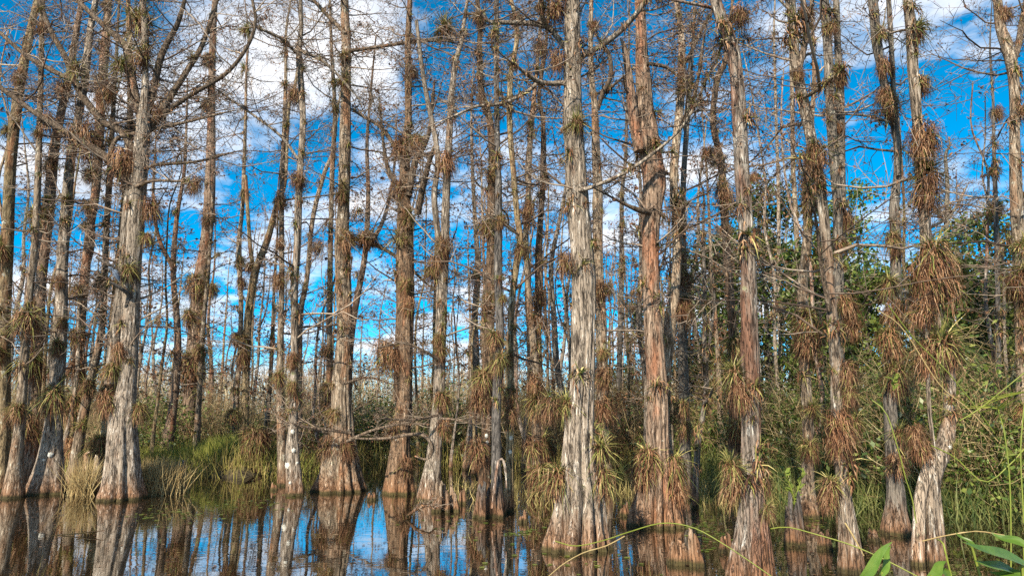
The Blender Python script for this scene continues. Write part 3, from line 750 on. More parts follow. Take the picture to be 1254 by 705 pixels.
cypress('right_grey', 'straight grey twin-stemmed cypress beside the left-leaning one', 'straight grey twin-stemmed cypress', 'grey',
        [(1036, 650, 24), (1034, 610, 16), (1030, 540, 13), (1028, 450, 12), (1027, 348, 12), (1026, 302, 11.5), (1026, 252, 11), (1023, 220, 10.5), (1020, 180, 10.5), (1018, 150, 10.5), (1016, 100, 10.5), (1013, 50, 10), (1009, -4, 10)],
        strands=[[(1031, 300, 9), (1031, 250, 9.5), (1030, 200, 9.5), (1029, 150, 10), (1028, 100, 10), (1026, 60, 8), (1024, -2, 7)]], nb=30, base=(1036, 645), sides=30)
cypress('right_twin', 'dark cypress with shaggy collars behind the S-bent shaggy cypress', 'dark collared cypress on the right', 'grey',
        [(1097, 654, 33), (1097, 625, 24), (1097, 603, 20), (1094, 570, 17), (1091, 520, 15), (1090, 480, 14), (1095, 430, 13), (1099, 385, 13), (1097, 335, 13), (1097, 302, 12.5), (1095, 252, 11.5), (1099, 213, 9), (1098, 167, 9), (1088, 133, 9), (1079, 83, 10), (1073, 50, 11), (1068, -4, 11)],
        strands=[[(1101, 215, 5), (1098, 165, 6), (1094, 110, 6), (1091, 50, 6), (1088, -3, 5.5)]], limbs=[[(1090, 150, 3.5), (1062, 142, 3), (1030, 140, 2)]], nb=30, hmin=3.2, flute=0.34, lobes=6, **NEAR)
cypress('right_shaggy', 'S-bent cypress smothered in huge shaggy air plants, standing on two legs', 'S-bent shaggy cypress', 'bleached',
        [(1146, 692, 18), (1144, 650, 15.5), (1141, 610, 15), (1145, 575, 19), (1156, 547, 20), (1162, 513, 16), (1163, 488, 13.5), (1162, 442, 12.5), (1156, 412, 12.5), (1146, 385, 12.5), (1136, 335, 13), (1133, 278, 12.5), (1127, 215, 12), (1124, 160, 11.5), (1121, 117, 11.5), (1118, 83, 11.5), (1116, 43, 11), (1111, -4, 10.5)],
        strands=[[(1124, 697, 17), (1125, 655, 14), (1127, 610, 14), (1137, 575, 14), (1147, 558, 10)], [(1146, 572, 5), (1138, 500, 5), (1136, 440, 6), (1134, 380, 8)]], nb=30, hmin=3.0, flute=0.15, lobes=5, **NEAR)
cypress('right_edge', 'forked cypress loaded with air plants at the right edge', 'forked cypress at the right edge', 'tan',
        [(1256, 628, 26), (1254, 560, 17), (1253, 480, 15), (1251, 402, 14), (1248, 320, 13.5), (1244, 235, 13.5), (1243, 180, 12), (1243, 127, 11.5), (1240, 88, 12), (1233, 57, 13), (1225, 33, 11), (1221, -4, 9.5)],
        limbs=[[(1240, 75, 8), (1246, 60, 7.5), (1251, 33, 7), (1256, 5, 6)]], base=(1256, 626), nb=34, hmin=2.8, sides=28)
cypress('right_slim', 'slim dark stem just left of the forked right-edge cypress', 'slim dark stem near right edge', 'dark',
        [(1226, 600, 10), (1224, 500, 7), (1222, 400, 6), (1221, 320, 5.5), (1219, 235, 5), (1217, 180, 4), (1216, 120, 3)], base=(1226, 596), nb=20, flute=0.05, sides=12)
cypress('right_bush_top', 'small bare cypress with spreading flat twigs under the clouds on the right', 'small flat-topped cypress', 'grey',
        [(1162, 590, 12), (1161, 480, 9), (1160, 400, 7.5), (1160, 320, 6.5), (1159, 270, 5.5), (1160, 225, 4.5), (1158, 190, 3.5)], base=(1162, 575), nb=40, flute=0.05, sides=12, blen=(0.8, 2.6), extend=0.6, hmin=5,
        limbs=[[(1160, 275, 4), (1150, 262, 3.5), (1137, 246, 3)], [(1160, 268, 4), (1172, 252, 3.5), (1180, 236, 3)], [(1160, 290, 4), (1185, 270, 3.5), (1206, 262, 3)]])
# ------------------------------------------------------------------ air plants (leaf length 1 = one scale unit)
def rosette(n, rng, lo, hi, droop, width, lenr=(0.55, 1.1), K=5):
    a = rng.uniform(0, 2 * math.pi, n)
    el = rng.uniform(lo, hi, n)
    d = np.stack([np.cos(a) * np.cos(el), np.sin(a) * np.cos(el), np.sin(el)], 1)
    L = rng.uniform(*lenr, n)
    t = np.linspace(0, 1, K)
    P = d[:, None, :] * (L[:, None] * t[None])[..., None]
    P[:, :, 2] -= (droop * rng.uniform(0.4, 1.5, n) * L)[:, None] * t[None] ** 2
    P += rng.normal(0, 0.03, (n, 1, 3)) + np.cumsum(rng.normal(0, 0.018, (n, K, 3)), 1)
    W = width * rng.uniform(0.7, 1.3, n)[:, None] * np.array([0.8, 1.0, 0.8, 0.5, 0.08])[None, :K]
    side = norm(np.cross(d, rng.normal(0, 0.4, (n, 3)) + np.array([0, 0, 1.0])))
    return blades(P, W, side)


def skirt(n, rng, drop, spread, width, top=0.15):
    """hanging dead leaves"""
    a = rng.uniform(0, 2 * math.pi, n)
    r0 = rng.uniform(0.02, 0.2, n)
    K = 5
    t = np.linspace(0, 1, K)
    L = rng.uniform(0.5, 1.0, n) * drop
    out = spread * rng.uniform(0.25, 1.0, n)
    P = np.zeros((n, K, 3))
    rr = r0[:, None] + out[:, None] * np.sqrt(t)[None] * (1 - 0.25 * t[None] ** 2)
    P[:, :, 0] = np.cos(a)[:, None] * rr
    P[:, :, 1] = np.sin(a)[:, None] * rr
    P[:, :, 2] = rng.uniform(-0.5 * drop, top, n)[:, None] + 0.16 * np.sin(t * 2.2)[None] - (L[:, None]) * t[None] ** 1.5
    P += np.cumsum(rng.normal(0, 0.055, (n, K, 3)), 1)
    W = width * rng.uniform(0.6, 1.5, n)[:, None] * np.array([0.7, 1.0, 1.0, 0.7, 0.15])[None]
    side = norm(np.stack([-np.sin(a), np.cos(a), rng.normal(0, 0.3, n)], 1))
    return blades(P, W, side)


AP = {}
for kind, cnt in (('rosette', 3), ('shaggy', 4), ('brown', 3), ('small', 2)):
    AP[kind] = []
    for k in range(cnt):
        rg = np.random.default_rng(50 + k + len(kind) * 7)
        if kind == 'rosette':
            g1 = rosette(210, rg, -0.75, 1.4, 0.40, 0.017, (0.5, 1.3)); d1 = skirt(150, rg, 0.75, 0.55, 0.011)
        elif kind == 'shaggy':
            g1 = rosette(190, rg, -0.6, 1.25, 0.55, 0.016, (0.5, 1.3)); d1 = skirt(420, rg, 1.0, 0.62, 0.011, 0.25)
        elif kind == 'brown':
            g1 = rosette(70, rg, -0.5, 1.2, 0.6, 0.015, (0.5, 1.15)); d1 = skirt(480, rg, 0.85, 0.72, 0.0115, 0.5)
        else:
            g1 = rosette(80, rg, -0.8, 1.4, 0.3, 0.018); d1 = skirt(60, rg, 0.6, 0.45, 0.016)
        AP[kind].append((mesh_from('air_plant_leaves', [(*g1, 0)], [AIR_GREEN], False), mesh_from('air_plant_dead_leaves', [(*d1, 0)], [AIR_DEAD], False)))

LOOK = {'rosette': 'spiky green air plant', 'shaggy': 'shaggy brown-skirted air plant', 'brown': 'withered rust-brown air plant', 'small': 'small spiky air plant'}
n_air = 0


def air_plant(key, px, py, d, kind='shaggy', front=1.0, sy=None):
    """d: pixel width; placed against the host tree's bark on the side the photo shows"""
    global n_air
    T = TREES[key]
    if key in ('pale_giant', 'rust_giant', 'ochre_bend', 'plant_pole') and py > 400:
        d *= 1.3
    p = at(px, py, T['Y'])
    line = max(T['lines'], key=lambda q: -np.min(np.abs(q[:, 2] - p[2]) * 0.05 + np.hypot(q[:, 0] + T['base'][0] - p[0], (q[:, 2] - p[2]) * 0.3)))
    c = catmull(line, 80); c[:, :3] += T['base']
    j = int(np.argmin(np.abs(c[:, 2] - p[2]) + 0.4 * np.abs(c[:, 0] - p[0])))
    dx = p[0] - c[j, 0]; r = c[j, 3]
    y = c[j, 1] - 0.04 - math.sqrt(max(0.0, r * r - dx * dx)) * front * 0.9 if abs(dx) < r * 1.6 else T['Y'] - 0.05
    meshes = AP[kind][n_air % len(AP[kind])]
    s = pxsize(d, p) * {'rosette': 0.66, 'shaggy': 0.68, 'brown': 0.70, 'small': 0.66}[kind]
    root = link('air_plant', None, None, (p[0], y, p[2]))
    root.scale = (s, s, s * (sy or rnd.uniform(0.9, 1.15)))
    root.rotation_euler = (rnd.uniform(-.15, .25), rnd.uniform(-.2, .2), rnd.uniform(0, 6.28))
    link('leaves', meshes[0], root); link('dead_leaves', meshes[1], root)
    root['category'] = 'air plant'
    root['group'] = 'air plants on the cypresses'
    T['plants'].append((p[2], kind, d, root))
    n_air += 1


S, B, Ro, Sm = 'shaggy', 'brown', 'rosette', 'small'
for a in [
    ('edge_left', 9, 308, 30, S), ('edge_left', 2, 430, 24, S), ('edge_left', 30, 98, 22, B),
    ('thin_left', 40, 388, 44, S), ('thin_left', 44, 262, 28, Ro), ('thin_left', 26, 500, 30, S),
    ('red_left', 58, 262, 34, S), ('red_left', 72, 105, 28, B), ('red_left', 46, 440, 46, S), ('red_left', 44, 400, 40, B), ('red_left', 40, 520, 40, B), ('red_left', 62, 200, 24, B),
    ('flare_left', 70, 482, 40, S), ('flare_left', 73, 345, 18, B), ('flare_left', 93, 160, 20, S),
    ('red_slim', 100, 355, 26, S), ('red_slim', 98, 408, 32, S), ('red_slim', 94, 490, 38, S), ('red_slim', 96, 450, 34, B), ('red_slim', 94, 545, 30, B), ('red_slim', 126, 100, 28, S), ('red_slim', 118, 215, 24, S),
    ('lean_left', 127, 343, 26, S), ('lean_left', 110, 470, 26, S), ('lean_left', 103, 520, 24, Ro),
    ('great_left', 172, 28, 52, Ro), ('great_left', 150, 80, 30, Ro), ('great_left', 96, 86, 30, Ro), ('great_left', 107, 172, 48, B), ('great_left', 153, 200, 42, B), ('great_left', 196, 142, 22, B),
    ('great_left', 186, 76, 30, S), ('great_left', 303, 38, 24, Ro), ('great_left', 188, 255, 30, B, 1, 1.3), ('great_left', 160, 330, 30, S), ('great_left', 182, 290, 22, S), ('great_left', 142, 450, 28, S), ('great_left', 136, 492, 32, B),
    ('great_left', 172, 500, 28, S), ('great_left', 132, 118, 26, B), ('great_left', 60, 150, 26, B), ('great_left', 236, 72, 20, Sm), ('great_left', 150, 430, 26, B),
    ('behind_left', 128, 540, 34, S), ('behind_left', 137, 480, 30, S), ('behind_left', 131, 112, 24, B),
    ('brown_bank', 263, 268, 24, B), ('brown_bank', 242, 345, 34, S), ('brown_bank', 260, 352, 24, S), ('brown_bank', 234, 385, 28, S), ('brown_bank', 238, 440, 44, S), ('brown_bank', 232, 450, 36, B), ('brown_bank', 250, 65, 22, S), ('brown_bank', 252, 125, 20, S), ('brown_bank', 240, 226, 24, B, 1, 1.2), ('brown_bank', 268, 312, 13, Sm),
    ('pale_lean', 250, 428, 24, S),
    ('bank_slim', 298, 234, 17, S), ('bank_slim', 291, 412, 22, S), ('bank_slim', 288, 505, 24, S),
    ('mossy_fork', 308, 325, 20, S), ('mossy_fork', 301, 415, 22, S), ('mossy_fork', 299, 440, 24, B), ('mossy_fork', 340, 250, 12, Sm),
    ('pair_back', 341, 378, 15, Sm), ('pair_back', 344, 460, 22, S), ('lean_back', 389, 302, 20, B), ('lean_back', 374, 350, 14, Sm),
    ('spotted', 360, 440, 22, B), ('spotted', 368, 78, 14, Sm),
    ('thin_mid', 402, 430, 20, B), ('thin_mid', 400, 500, 24, B),
    ('dark_foot', 424, 104, 30, Ro), ('dark_foot', 428, 292, 30, S), ('dark_foot', 450, 290, 40, S, 1, 0.6), ('dark_foot', 405, 545, 30, B), ('dark_foot', 428, 548, 26, B), ('dark_foot', 412, 505, 22, S),
    ('twin_mid', 493, 178, 34, B), ('twin_mid', 490, 292, 32, Ro), ('twin_mid', 501, 268, 28, S), ('twin_mid', 488, 232, 28, B), ('twin_mid', 474, 432, 42, B), ('twin_mid', 503, 375, 26, B), ('twin_mid', 490, 440, 34, B), ('twin_mid', 499, 570, 28, B), ('twin_mid', 486, 520, 26, S), ('twin_mid', 510, 172, 26, S), ('twin_mid', 506, 92, 18, B),
    ('knee_mid', 544, 302, 28, B), ('knee_mid', 549, 205, 30, B), ('knee_mid', 542, 485, 32, S), ('knee_mid', 535, 325, 26, B), ('knee_mid', 545, 36, 40, Ro), ('knee_mid', 527, 330, 22, S), ('knee_mid', 543, 520, 26, B),
    ('brown_twin', 596, 275, 28, S), ('brown_twin', 598, 365, 24, S), ('brown_twin', 592, 460, 34, S), ('brown_twin', 588, 490, 34, B), ('brown_twin', 586, 550, 40, B), ('brown_twin', 590, 120, 18, B),
    ('blue_grey', 616, 365, 16, S), ('blue_grey', 606, 412, 30, S), ('blue_grey', 612, 440, 28, S), ('blue_grey', 612, 270, 20, S), ('blue_grey', 612, 110, 15, Sm),
    ('lichen_bend', 638, 303, 26, S), ('lichen_bend', 646, 258, 22, B), ('lichen_bend', 624, 480, 26, S), ('lichen_bend', 622, 440, 22, B),
    ('ochre_bend', 657, 490, 30, S), ('ochre_bend', 662, 575, 34, S), ('ochre_bend', 652, 545, 28, B), ('ochre_bend', 648, 250, 16, Sm),
    ('plant_pole', 660, 362, 28, B), ('plant_pole', 659, 395, 28, B), ('plant_pole', 661, 480, 28, S), ('plant_pole', 664, 540, 30, S),
    ('pale_giant', 706, 152, 34, Ro), ('pale_giant', 691, 322, 28, B, 1, 1.15), ('pale_giant', 681, 14, 34, B), ('pale_giant', 683, 76, 30, B), ('pale_giant', 735, 548, 40, Ro), ('pale_giant', 736, 580, 36, S), ('pale_giant', 684, 580, 40, S), ('pale_giant', 674, 494, 30, S), ('pale_giant', 693, 494, 30, Ro), ('pale_giant', 712, 75, 14, Sm), ('pale_giant', 605, 40, 20, Sm),
    ('behind_giant', 735, 352, 26, B), ('behind_giant', 744, 352, 22, S), ('behind_giant', 738, 500, 34, B), ('behind_giant', 739, 462, 30, B), ('behind_giant', 738, 258, 14, Sm),
    ('thin_far', 763, 274, 17, Ro), ('thin_far', 757, 490, 22, B), 
    ('rust_giant', 791, 556, 38, S), ('rust_giant', 824, 567, 36, S), ('rust_giant', 786, 580, 32, B), ('rust_giant', 824, 600, 28, B), 
    ('rust_second', 835, 496, 28, S), ('rust_second', 836, 380, 30, B), ('rust_second', 834, 108, 18, B), ('grey_right_mid', 838, 520, 26, S), ('grey_right_mid', 835, 370, 22, S),
    ('nest_pole', 887, 245, 36, B), ('nest_pole', 868, 188, 28, B, 1, 0.8), ('nest_pole', 884, 225, 26, S), ('nest_pole', 897, 420, 34, S), ('nest_pole', 899, 520, 34, S),
    ('white_giant', 897, 455, 44, Ro), ('white_giant', 906, 482, 42, B, 1, 1.15), ('white_giant', 893, 568, 42, Ro), ('white_giant', 896, 590, 34, B, 1, 1.4), ('white_giant', 905, 22, 32, B), ('white_giant', 935, 620, 26, S), ('white_giant', 917, 222, 14, B), ('white_giant', 937, 590, 24, S),
    ('right_lean', 1001, 182, 38, S), ('right_lean', 999, 205, 34, B, 1, 1.15), ('right_lean', 978, 90, 20, B), ('right_lean', 985, 18, 26, B), ('right_lean', 1024, 520, 46, B, 1, 1.1), ('right_lean', 1022, 545, 36, B), ('right_lean', 1044, 515, 36, Ro), ('right_lean', 1014, 590, 36, S), ('right_lean', 1012, 612, 28, B), ('right_lean', 1036, 455, 36, B), ('right_lean', 1037, 480, 30, S),
    ('right_mid', 984, 388, 42, S), ('right_mid', 982, 420, 46, B), ('right_mid', 990, 500, 34, Ro), ('right_mid', 986, 250, 26, B), ('right_mid', 988, 545, 32, S), ('right_mid', 1000, 405, 34, S),
    ('right_grey', 1021, 88, 26, S), ('right_grey', 1027, 100, 20, B), ('right_grey', 1026, 158, 17, B), ('right_grey', 1034, 270, 24, B, 1, 1.2), ('right_grey', 1032, 370, 34, S), ('right_grey', 1040, 400, 34, B),
    ('right_twin', 1073, 48, 30, Ro), ('right_twin', 1080, 84, 28, B), ('right_twin', 1088, 125, 32, S), ('right_twin', 1096, 290, 34, S), ('right_twin', 1092, 345, 34, S), ('right_twin', 1088, 412, 44, S), ('right_twin', 1094, 455, 44, S), ('right_twin', 1096, 380, 36, B), ('right_twin', 1092, 565, 32, B), ('right_twin', 1097, 528, 34, Ro),
    ('right_shaggy', 1121, 40, 36, Ro), ('right_shaggy', 1126, 102, 32, S), ('right_shaggy', 1126, 172, 48, B), ('right_shaggy', 1119, 185, 40, B), ('right_shaggy', 1126, 212, 50, Ro), ('right_shaggy', 1127, 238, 48, B, 1, 1.15), ('right_shaggy', 1140, 310, 58, S), ('right_shaggy', 1146, 345, 62, B), ('right_shaggy', 1128, 340, 46, B), ('right_shaggy', 1150, 420, 66, Ro),
    ('right_shaggy', 1154, 420, 56, S), ('right_shaggy', 1134, 436, 48, B), ('right_shaggy', 1124, 548, 34, B), ('right_shaggy', 1118, 532, 30, B), ('right_shaggy', 1165, 548, 24, Ro), ('right_shaggy', 1126, 380, 40, B),
    ('right_edge', 1240, 140, 26, S), ('right_edge', 1248, 300, 40, Ro), ('right_edge', 1250, 335, 52, S), ('right_edge', 1243, 350, 44, B), ('right_edge', 1252, 240, 28, S), ('right_edge', 1250, 500, 34, S), ('right_edge', 1228, 20, 22, B),
]:
    air_plant(*a)
# a few more, small, high on the traced stems
for key in ('edge_left', 'red_left', 'flare_left', 'twin_mid', 'knee_mid', 'brown_twin', 'lichen_bend', 'ochre_bend', 'behind_giant', 'plant_pole', 'thin_mid', 'spotted', 'mossy_fork', 'nest_pole', 'right_grey', 'right_edge', 'grey_right_mid', 'rust_second', 'thin_left', 'red_slim', 'lean_left', 'behind_left', 'bank_slim', 'pair_back', 'dark_foot', 'thin_far', 'right_mid', 'right_twin', 'right_slim', 'red_pole', 'right_shaggy', 'blue_grey'):
    T = TREES[key]
    c = catmull(T['lines'][0], 60); c[:, :3] += T['base']
    for _ in range(3):
        q = c[rnd.randrange(8, 52)]
        v = q[:3] - np.array([0, 0, CAM_H]); zc = v[1] * CP + v[2] * SP; yc = -v[1] * SP + v[2] * CP
        px, py = 627 + FPX * v[0] / zc, 352.5 - FPX * yc / zc
        if 0 < py < 560 and n_air < 297:
            air_plant(key, px + rnd.uniform(-3, 3), py, rnd.uniform(15, 27), rnd.choice([Ro, S, S, B, Sm]))

ORD = ['lowest', 'second', 'third', 'fourth', 'fifth', 'sixth', 'seventh', 'eighth', 'ninth', 'tenth', 'eleventh', 'twelfth', 'thirteenth', 'fourteenth', 'fifteenth', 'sixteenth', 'seventeenth', 'eighteenth', 'nineteenth', 'twentieth']
for key, T in TREES.items():
    by_kind = {}
    for z, kind, d, o in sorted(T['plants'], key=lambda q: q[0]):
        by_kind.setdefault(kind, []).append(o)
    for kind, objs in by_kind.items():
        for i, o in enumerate(objs):
            n = len(objs)
            where = '' if n == 1 else 'lowest ' if i == 0 else 'topmost ' if i == n - 1 else ORD[i] + ' lowest '
            o['label'] = f"{where}{LOOK[kind]} on the {T['nick']}"

# ------------------------------------------------------------------ knees and broken stumps in the water
def stump(px, py, w, h, label, nick, bk='red', n=4, jag=0.3, name='stump', seed=0, cat='stump', lean=0.0):
    """a broken, splintered foot: several ridged spires rising from one base, heights in pixels"""
    rng = np.random.default_rng(300 + seed)
    p = ground_at(px, py)
    s = pxsize(1.0, p)
    root = thing(name, (p[0], p[1], 0), label, cat)
    W, H = w * s / 2, h * s
    for k in range(n):
        f = (k + 0.5) / n * 2 - 1
        r = W / n * rng.uniform(1.0, 1.35)
        x = f * (W - r * 0.6)
        hh = H * (1 - jag * rng.uniform(0, 1.2))
        y = rng.uniform(-0.5, 0.5) * W
        pts = [[x * 1.1, y * 1.1, -0.4, r * 1.25], [x * 1.05, y, 0.0, r * 1.15], [x * 0.92, y * 0.85, hh * 0.4, r * 0.9], [x * 0.85 + lean * hh * 0.5, y * .8, hh * 0.75, r * 0.7], [x * 0.8 + lean * hh + rng.normal(0, r * .25), y * .8, hh * 0.93, r * 0.42], [x * 0.8 + lean * hh + rng.normal(0, r * .3), y * .8, hh, r * 0.1]]
        link('spire', trunk_mesh(pts, BARK[bk], rng, 16, max(0.03, H / 22), 0.3, 4, 0.4, name='spire'), root)
    TREES[nick] = dict(Y=p[1], nick=nick, root=root, base=np.array([p[0], p[1], 0]), lines=[np.array([[0, 0, 0, W], [0, 0, H, W * .5]])], plants=[])
    return root


stump(546, 626, 36, 40, 'cluster of broken splintered cypress knees beside the pale flared foot', 'broken knees', 'tan', 6, 0.45, 'cypress_knee', 1, 'cypress knee')
stump(840, 692, 44, 56, 'pale broken stump in front of the rust-brown cypress', 'pale broken stump', 'tan', 5, 0.6, 'stump', 2)
stump(314, 580, 34, 46, 'grass-topped old stump by the green grass bank', 'grass-topped stump', 'red', 5, 0.1, 'stump', 3)
stump(218, 600, 22, 40, 'small weathered stump in the dry grass tuft', 'weathered stump', 'tan', 4, 0.35, 'stump', 4)
stump(889, 676, 18, 28, 'red splintered knee left of the peeling red and white cypress', 'red splintered knee', 'red', 3, 0.35, 'cypress_knee', 5, 'cypress knee')
stump(110, 603, 26, 60, 'pale pointed stump with grass between the left cypresses', 'pale pointed stump', 'tan', 3, 0.5, 'stump', 6)
stump(974, 668, 26, 70, 'dark rotten stump with red leaves right of the peeling cypress', 'dark rotten stump', 'dark', 4, 0.4, 'stump', 7)
stump(598, 634, 40, 60, 'dark root tangle below the blue-grey stem', 'dark root tangle', 'dark', 5, 0.5, 'stump', 8)
for k, (px, py, w, h, who) in enumerate([(455, 612, 12, 16, 'small brown knee right of the dark-footed cypress'), (640, 640, 12, 18, 'small brown knee in the water left of the tallest pale cypress'), (566, 617, 10, 22, 'narrow brown knee right of the broken knee cluster'),
                                          (765, 632, 14, 20, 'short knee left of the thick rust-brown cypress foot'), (1070, 662, 16, 24, 'grey knee left of the dark collared cypress foot'), (1010, 672, 18, 26, 'brown knee left of the white-stemmed cypress foot'), (335, 600, 10, 14, 'low brown knee left of the white-spotted cypress'), (195, 606, 12, 18, 'low tan knee right of the great forked cypress foot'), (690, 612, 12, 20, 'slim knee behind the tallest pale cypress')]):
    stump(px, py, w, h, who, f'knee {k}', ('red', 'tan', 'dark')[k % 3], 3, 0.5, 'cypress_knee', 20 + k, 'cypress knee')
for a in (('grass-topped stump', 314, 532, 40, S), ('grass-topped stump', 306, 536, 30, B), ('grass-topped stump', 322, 538, 32, B)):
    air_plant(*a)
for (z, k, d, o), lab in zip(TREES['grass-topped stump']['plants'], ('shaggy air plant crowning the old stump by the grass', 'withered brown tuft on the left rim of the old stump by the grass', 'withered brown tuft on the right rim of the old stump by the grass')):
    o['label'] = lab


def bent_stick(name, pts, Y, label, cat, mat=LIMB, sides=8, part=None):
    q = np.array([[*at(x, y, Y + dz), 0] for (x, y, w, dz) in pts])
    for u, (x, y, w, dz) in zip(q, pts):
        u[3] = max(0.003, pxsize(w, u) / 2)
    b = q[0, :3].copy(); q[:, :3] -= b
    o = link(name, trunk_mesh(q, mat, np.random.default_rng(5), sides, 0.05, name=name), None, b)
    return tag(o, label, cat)


def twiggy(pts, Y, label, n=16, L=(0.25, 0.8)):
    rg_ = np.random.default_rng(int(pts[0][0] * 7 + pts[0][1]))
    q = np.array([[*at(x, y, Y + dz), 0] for (x, y, w, dz) in pts])
    for u, (x, y, w, dz) in zip(q, pts):
        u[3] = max(0.003, pxsize(w, u) / 2)
    b = q[0, :3].copy(); q[:, :3] -= b
    root = thing('dead_branch', b, label, 'branch')
    link('branch', trunk_mesh(q, LIMB, rg_, 8, 0.06, name='branch'), root)
    c = catmull(q, 40)[4:, :3]
    st = c[rg_.integers(0, len(c), n)]
    d0 = norm(q[-1, :3] - q[0, :3])
    di = d0 * 0.8 + rg_.normal(0, 0.5, (n, 3)) * np.array([1, 1, .45])
    le = rg_.uniform(*L, n)
    link('twigs', mesh_from('twigs', crown_parts(st, di, le, 0.004 + 0.004 * le, rg_, n2=5, n3=3, buds=0.6, twig_r=0.0035, bud_size=0.015, k1=5), CROWN_MATS), root)


Yk = float(ground_at(530, 612)[1])
bent_stick('fallen_branch', [(428, 536, 2.5, 0), (450, 537, 3, -.1), (478, 536, 3.6, -.2), (500, 532, 4.2, -.25), (517, 532, 4.4, -.3), (526, 540, 4.4, -.3), (529, 552, 4, -.25), (523, 562, 3, -.2), (508, 558, 2, -.1)], Yk, 'smooth pale hooked branch hanging level across the dark-footed and twin-stemmed cypresses', 'branch')
bent_stick('dead_root', [(603, 622, 3.5, 0), (606, 592, 3.5, 0), (611, 564, 3.2, 0), (616, 563, 3, -.05), (619, 575, 3, -.05), (620, 588, 2.2, 0), (620, 597, 1.6, 0)], float(ground_at(606, 634)[1]) - 0.15, 'bleached hooked root arching up below the blue-grey stem', 'root', BARK['white'])
twiggy([(498, 632, 3, 0), (512, 622, 4, -.1), (526, 618, 3, -.1), (534, 622, 2, 0)], float(ground_at(515, 634)[1]), 'straw-coloured twiggy snag lying in the water before the broken knees', 10, (0.1, 0.35))
bent_stick('drift_branch', [(52, 656, 0.8, 0), (80, 654, 1.4, 0), (110, 651, 1.4, 0), (128, 649, .8, 0)], float(ground_at(150, 655)[1]), 'thin straw-coloured stick floating on the water at left', 'branch', LIMB, 6)

twiggy([(430, 530, 4, -.3), (402, 526, 4, -.5), (372, 522, 3, -.6), (345, 516, 2, -.7)], TREES['dark_foot']['Y'] - .2, 'pale twiggy dead branch reaching left across the dark-footed cypress foot')
twiggy([(425, 540, 4, -.3), (455, 527, 3.5, -.5), (490, 519, 3, -.6), (530, 520, 2, -.6)], TREES['dark_foot']['Y'] - .3, 'pale twiggy dead branch rising right toward the twin-stemmed shaggy cypress')
twiggy([(536, 508, 3.5, -.2), (505, 514, 3, -.4), (470, 512, 2, -.6)], TREES['knee_mid']['Y'] - .1, 'thin twiggy dead branch reaching left from the cypress beside the broken knees', 12)
twiggy([(540, 512, 3, -.2), (560, 514, 2.5, -.3), (582, 520, 1.5, -.4)], TREES['knee_mid']['Y'] - .1, 'short twiggy dead branch reaching right from the cypress beside the broken knees', 8)
twiggy([(537, 440, 4, -.1), (520, 430, 3.5, -.3), (495, 420, 3, -.4), (462, 426, 2, -.5)], TREES['knee_mid']['Y'] - .1, 'twiggy dead branch arching left below the withered brown nest', 14)
twiggy([(420, 470, 3, -.2), (450, 462, 3, -.3), (480, 470, 2, -.4)], TREES['dark_foot']['Y'] - .2, 'thin twiggy dead branch right of the dark-footed cypress at eye level', 12)

# lichen patches, each stuck to its bark
mlich, nd, ln, b = material('white_lichen')
tc = nd('ShaderNodeTexCoord'); n = nd('ShaderNodeTexNoise', i_Scale=60.0, i_Detail=3.0); ln(tc.outputs['Object'], n.inputs['Vector'])
r_ = ramp(nd('ShaderNodeValToRGB'), [(0.35, (0.34, 0.33, 0.29)), (0.65, (0.56, 0.55, 0.50))]); ln(n.outputs[0], r_.inputs[0]); ln(r_.outputs[0], b.inputs['Base Color']); b.inputs['Roughness'].default_value = 0.95


def lichen(key, px, py, d):
    T = TREES[key]; rg_ = np.random.default_rng(int(px * 3 + py))
    p = at(px, py, T['Y'])
    c = catmull(T['lines'][0], 120); j = int(np.argmin(np.abs(c[:, 2] - p[2])))
    cx, cy, r = c[j, 0] + T['base'][0], c[j, 1] + T['base'][1], c[j, 3]
    s = pxsize(d, p) * 0.4
    M, K = 14, 4
    V = []
    rr = 1 + 0.18 * np.sin(np.arange(M) * 2.7 + px) + rg_.normal(0, .08, M)
    for i in range(K):
        f = (i + 0.05) / (K - 1)
        for k in range(M):
            t = 2 * math.pi * k / M
            dx, dz = s * f * rr[k] * math.cos(t), s * f * rr[k] * math.sin(t) * 1.15
            a = (p[0] - cx + dx) / max(r, 1e-3); a = max(-.97, min(.97, a))
            bulge = r * (1.035 if i < K - 1 else 0.97)
            V.append([cx + a * bulge, cy - math.sqrt(1 - a * a) * bulge - 0.012 * (1 - f), p[2] + dz])
    V = np.array(V) - T['base']
    idx = np.arange(K * M).reshape(K, M)
    Q = np.stack([idx[:-1], np.roll(idx[:-1], -1, 1), np.roll(idx[1:], -1, 1), idx[1:]], -1).reshape(-1, 4)
    link('lichen_patch', mesh_from('lichen_patch', [(V, Q, 0)], [mlich]), T['root'])


for a in [('spotted', 353, 569, 9), ('spotted', 362, 551, 6), ('spotted', 360, 528, 6), ('spotted', 358, 590, 4), ('spotted', 366, 566, 4), ('brown_twin', 596, 533, 6), ('brown_twin', 597, 541, 5), ('lichen_bend', 625, 511, 4), ('lichen_bend', 625, 520, 4.5), ('lichen_bend', 626, 536, 6), ('lichen_bend', 625, 553, 6), 
          ('flare_left', 69, 556, 7), ('flare_left', 63, 562, 4), ('edge_left', 14, 208, 8), ('right_shaggy', 1164, 498, 7), ('right_shaggy', 1160, 547, 8)]:
    lichen(*a)

